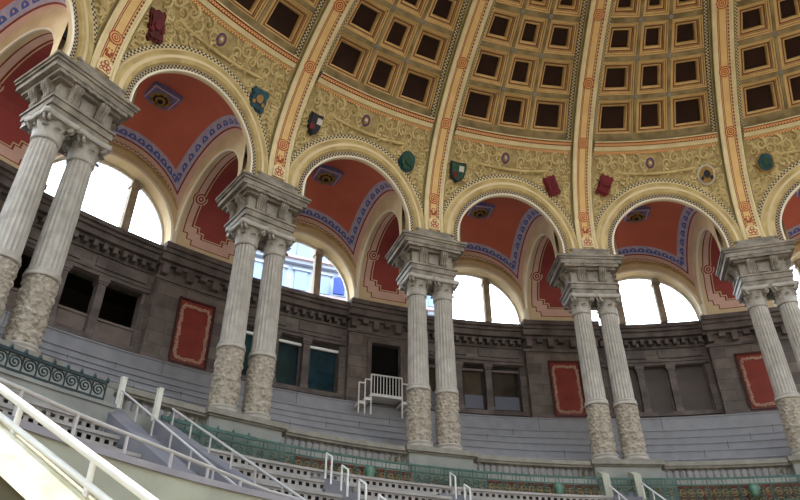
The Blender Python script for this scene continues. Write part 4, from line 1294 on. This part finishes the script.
# ------------------------------------------------------------------ white landing in front of the doorway
t = thing('metal_landing', tuple(pt(2, 0, 21.7, 9.2)), 'white metal landing with bars and side steps before the black doorway', 'landing')
WP = 'white_paint'
def bar(name, a, b, rad): 
    m = MB(); m.tube([a, b], rad, WP, 6); m.build(name, t)
m = MB(); X0, X1 = -.78, .36
P = [pt(2, x, r, z) for z in (9.62, 9.72) for x, r in ((X0, 21.45), (X1, 21.45), (X1, 22.15), (X0, 22.15))]; m.hexa(P, WP); m.build('platform', t)
bar('top_rail', pt(2, X0, 21.47, 10.40), pt(2, X1, 21.47, 10.40), .028)
for x in (X0, X1):
    bar('post', pt(2, x, 21.47, 8.96), pt(2, x, 21.47, 10.40), .03)
for i in range(9):
    x = X0 + (X1 - X0) * (i + 1) / 10; bar('baluster', pt(2, x, 21.47, 9.72), pt(2, x, 21.47, 10.40), .016)
for s, xs in ((-1, (-1.22, -1.0, -.78)), (1, (.36, .58, .8))):
    for i in range(2):
        a, b = (xs[i], xs[i + 1])
        z = (9.35, 9.5)[i] if s < 0 else (9.5, 9.35)[i]
        m = MB(); P = [pt(2, x, r, zz) for zz in (z - .05, z + .05) for x, r in ((a, 21.45), (b, 21.45), (b, 22.15), (a, 22.15))]; m.hexa(P, WP); m.build('side_step', t)
        xo = a if s < 0 else b
        top = z + .7
        bar('post', pt(2, xo, 21.47, 8.96), pt(2, xo, 21.47, top), .026); bar('side_rail', pt(2, a, 21.47, top), pt(2, b, 21.47, top), .026)

# ------------------------------------------------------------------ building outside the second window
t = thing('building', W(TH(2.1), 36.0, 0), 'pale sunlit building seen through the second round window', 'building')
m = MB(); ka, kb, RB = 1.62, 2.75, 36.0
m.pbox(TH(ka), TH(kb), RB, RB + 8, 0, 26.5, 'facade_white'); m.build('wall', t)
m = MB()
for z in (20.6, 23.0, 25.2): m.pbox(TH(ka), TH(kb), RB - .35, RB, z, z + .22, 'facade_white'); m.pbox(TH(ka), TH(kb), RB - .55, RB, z + .22, z + .4, 'facade_pink')
m.build('cornice', t)
for row, z in enumerate((19.0, 21.3, 23.7)):
    for i in range(9):
        k = ka + (kb - ka) * (i + .5) / 9
        m = MB(); m.pbox(TH(k) - .011, TH(k) + .011, RB - .1, RB + .1, z, z + 1.3, 'facade_window'); f = m.build('window', t)
        m = MB(); m.pbox(TH(k) - .016, TH(k) + .016, RB - .2, RB, z + 1.3, z + 1.45, 'facade_white'); m.build('lintel', f)
m = MB(); m.pbox(TH(ka), TH(kb), RB + .5, RB + 7, 26.5, 29.0, 'facade_pink'); m.build('attic', t)
m = MB(); m.pbox(TH(2.135) - .0095, TH(2.135) + .0095, RB - .75, RB - .6, 21.1, 22.2, 'sign_blue'); m.build('blue_banner', t)

# ------------------------------------------------------------------ sky, sun, camera
w = bpy.data.worlds.new('World'); scene.world = w; w.use_nodes = True
nt = w.node_tree; bg = nt.nodes['Background']
tc = nt.nodes.new('ShaderNodeTexCoord'); sx = nt.nodes.new('ShaderNodeSeparateXYZ'); nt.links.new(tc.outputs['Generated'], sx.inputs[0])
rp = nt.nodes.new('ShaderNodeValToRGB')
cr = rp.color_ramp; mp = nt.nodes.new('ShaderNodeMapRange'); mp.inputs['From Min'].default_value = -1; mp.inputs['From Max'].default_value = 1
nt.links.new(sx.outputs['Z'], mp.inputs['Value']); nt.links.new(mp.outputs['Result'], rp.inputs['Fac'])
cr.elements[0].position = .46; cr.elements[0].color = (.32, .28, .23, 1)
cr.elements[1].position = .51; cr.elements[1].color = (1.0, 1.0, 1.0, 1)
e = cr.elements.new(.75); e.color = (.80, .92, 1.0, 1)
e = cr.elements.new(1.0); e.color = (.5, .72, 1.0, 1)
nt.links.new(rp.outputs['Color'], bg.inputs['Color']); bg.inputs['Strength'].default_value = 9.0
sd = bpy.data.lights.new('sun', 'SUN'); sd.energy = 6.5; sd.angle = .01; sd.color = (1.0, .95, .84)
so = bpy.data.objects.new('sun', sd); COL.objects.link(so)
SUN = Vector((8.0, 1.0, 20.3)).normalized()
so.rotation_euler = SUN.to_track_quat('Z', 'Y').to_euler(); so.location = SUN * 60

cd = bpy.data.cameras.new('camera'); cam = bpy.data.objects.new('camera', cd); COL.objects.link(cam)
cd.sensor_width = 36; cd.lens = 663.289 / 800 * 36; cd.clip_end = 300
p, rl_ = .5681793, -.0016729
fwd = Vector((0, cos(p), sin(p))); rt = Vector((1, 0, 0)); up = rt.cross(fwd)
r2 = rt * cos(rl_) + up * sin(rl_); u2 = -rt * sin(rl_) + up * cos(rl_)
M = Matrix((r2, u2, -fwd)).transposed().to_4x4(); M.translation = Vector((-7.3492, -2.0405, 1.6))
cam.matrix_world = M
scene.camera = cam
vs = scene.view_settings
vs.view_transform = 'Standard'; vs.look = 'None'; vs.exposure = 0.0; vs.gamma = 1; vs.use_curve_mapping = False
for o in bpy.data.objects:
    if '_base' in o: del o['_base']
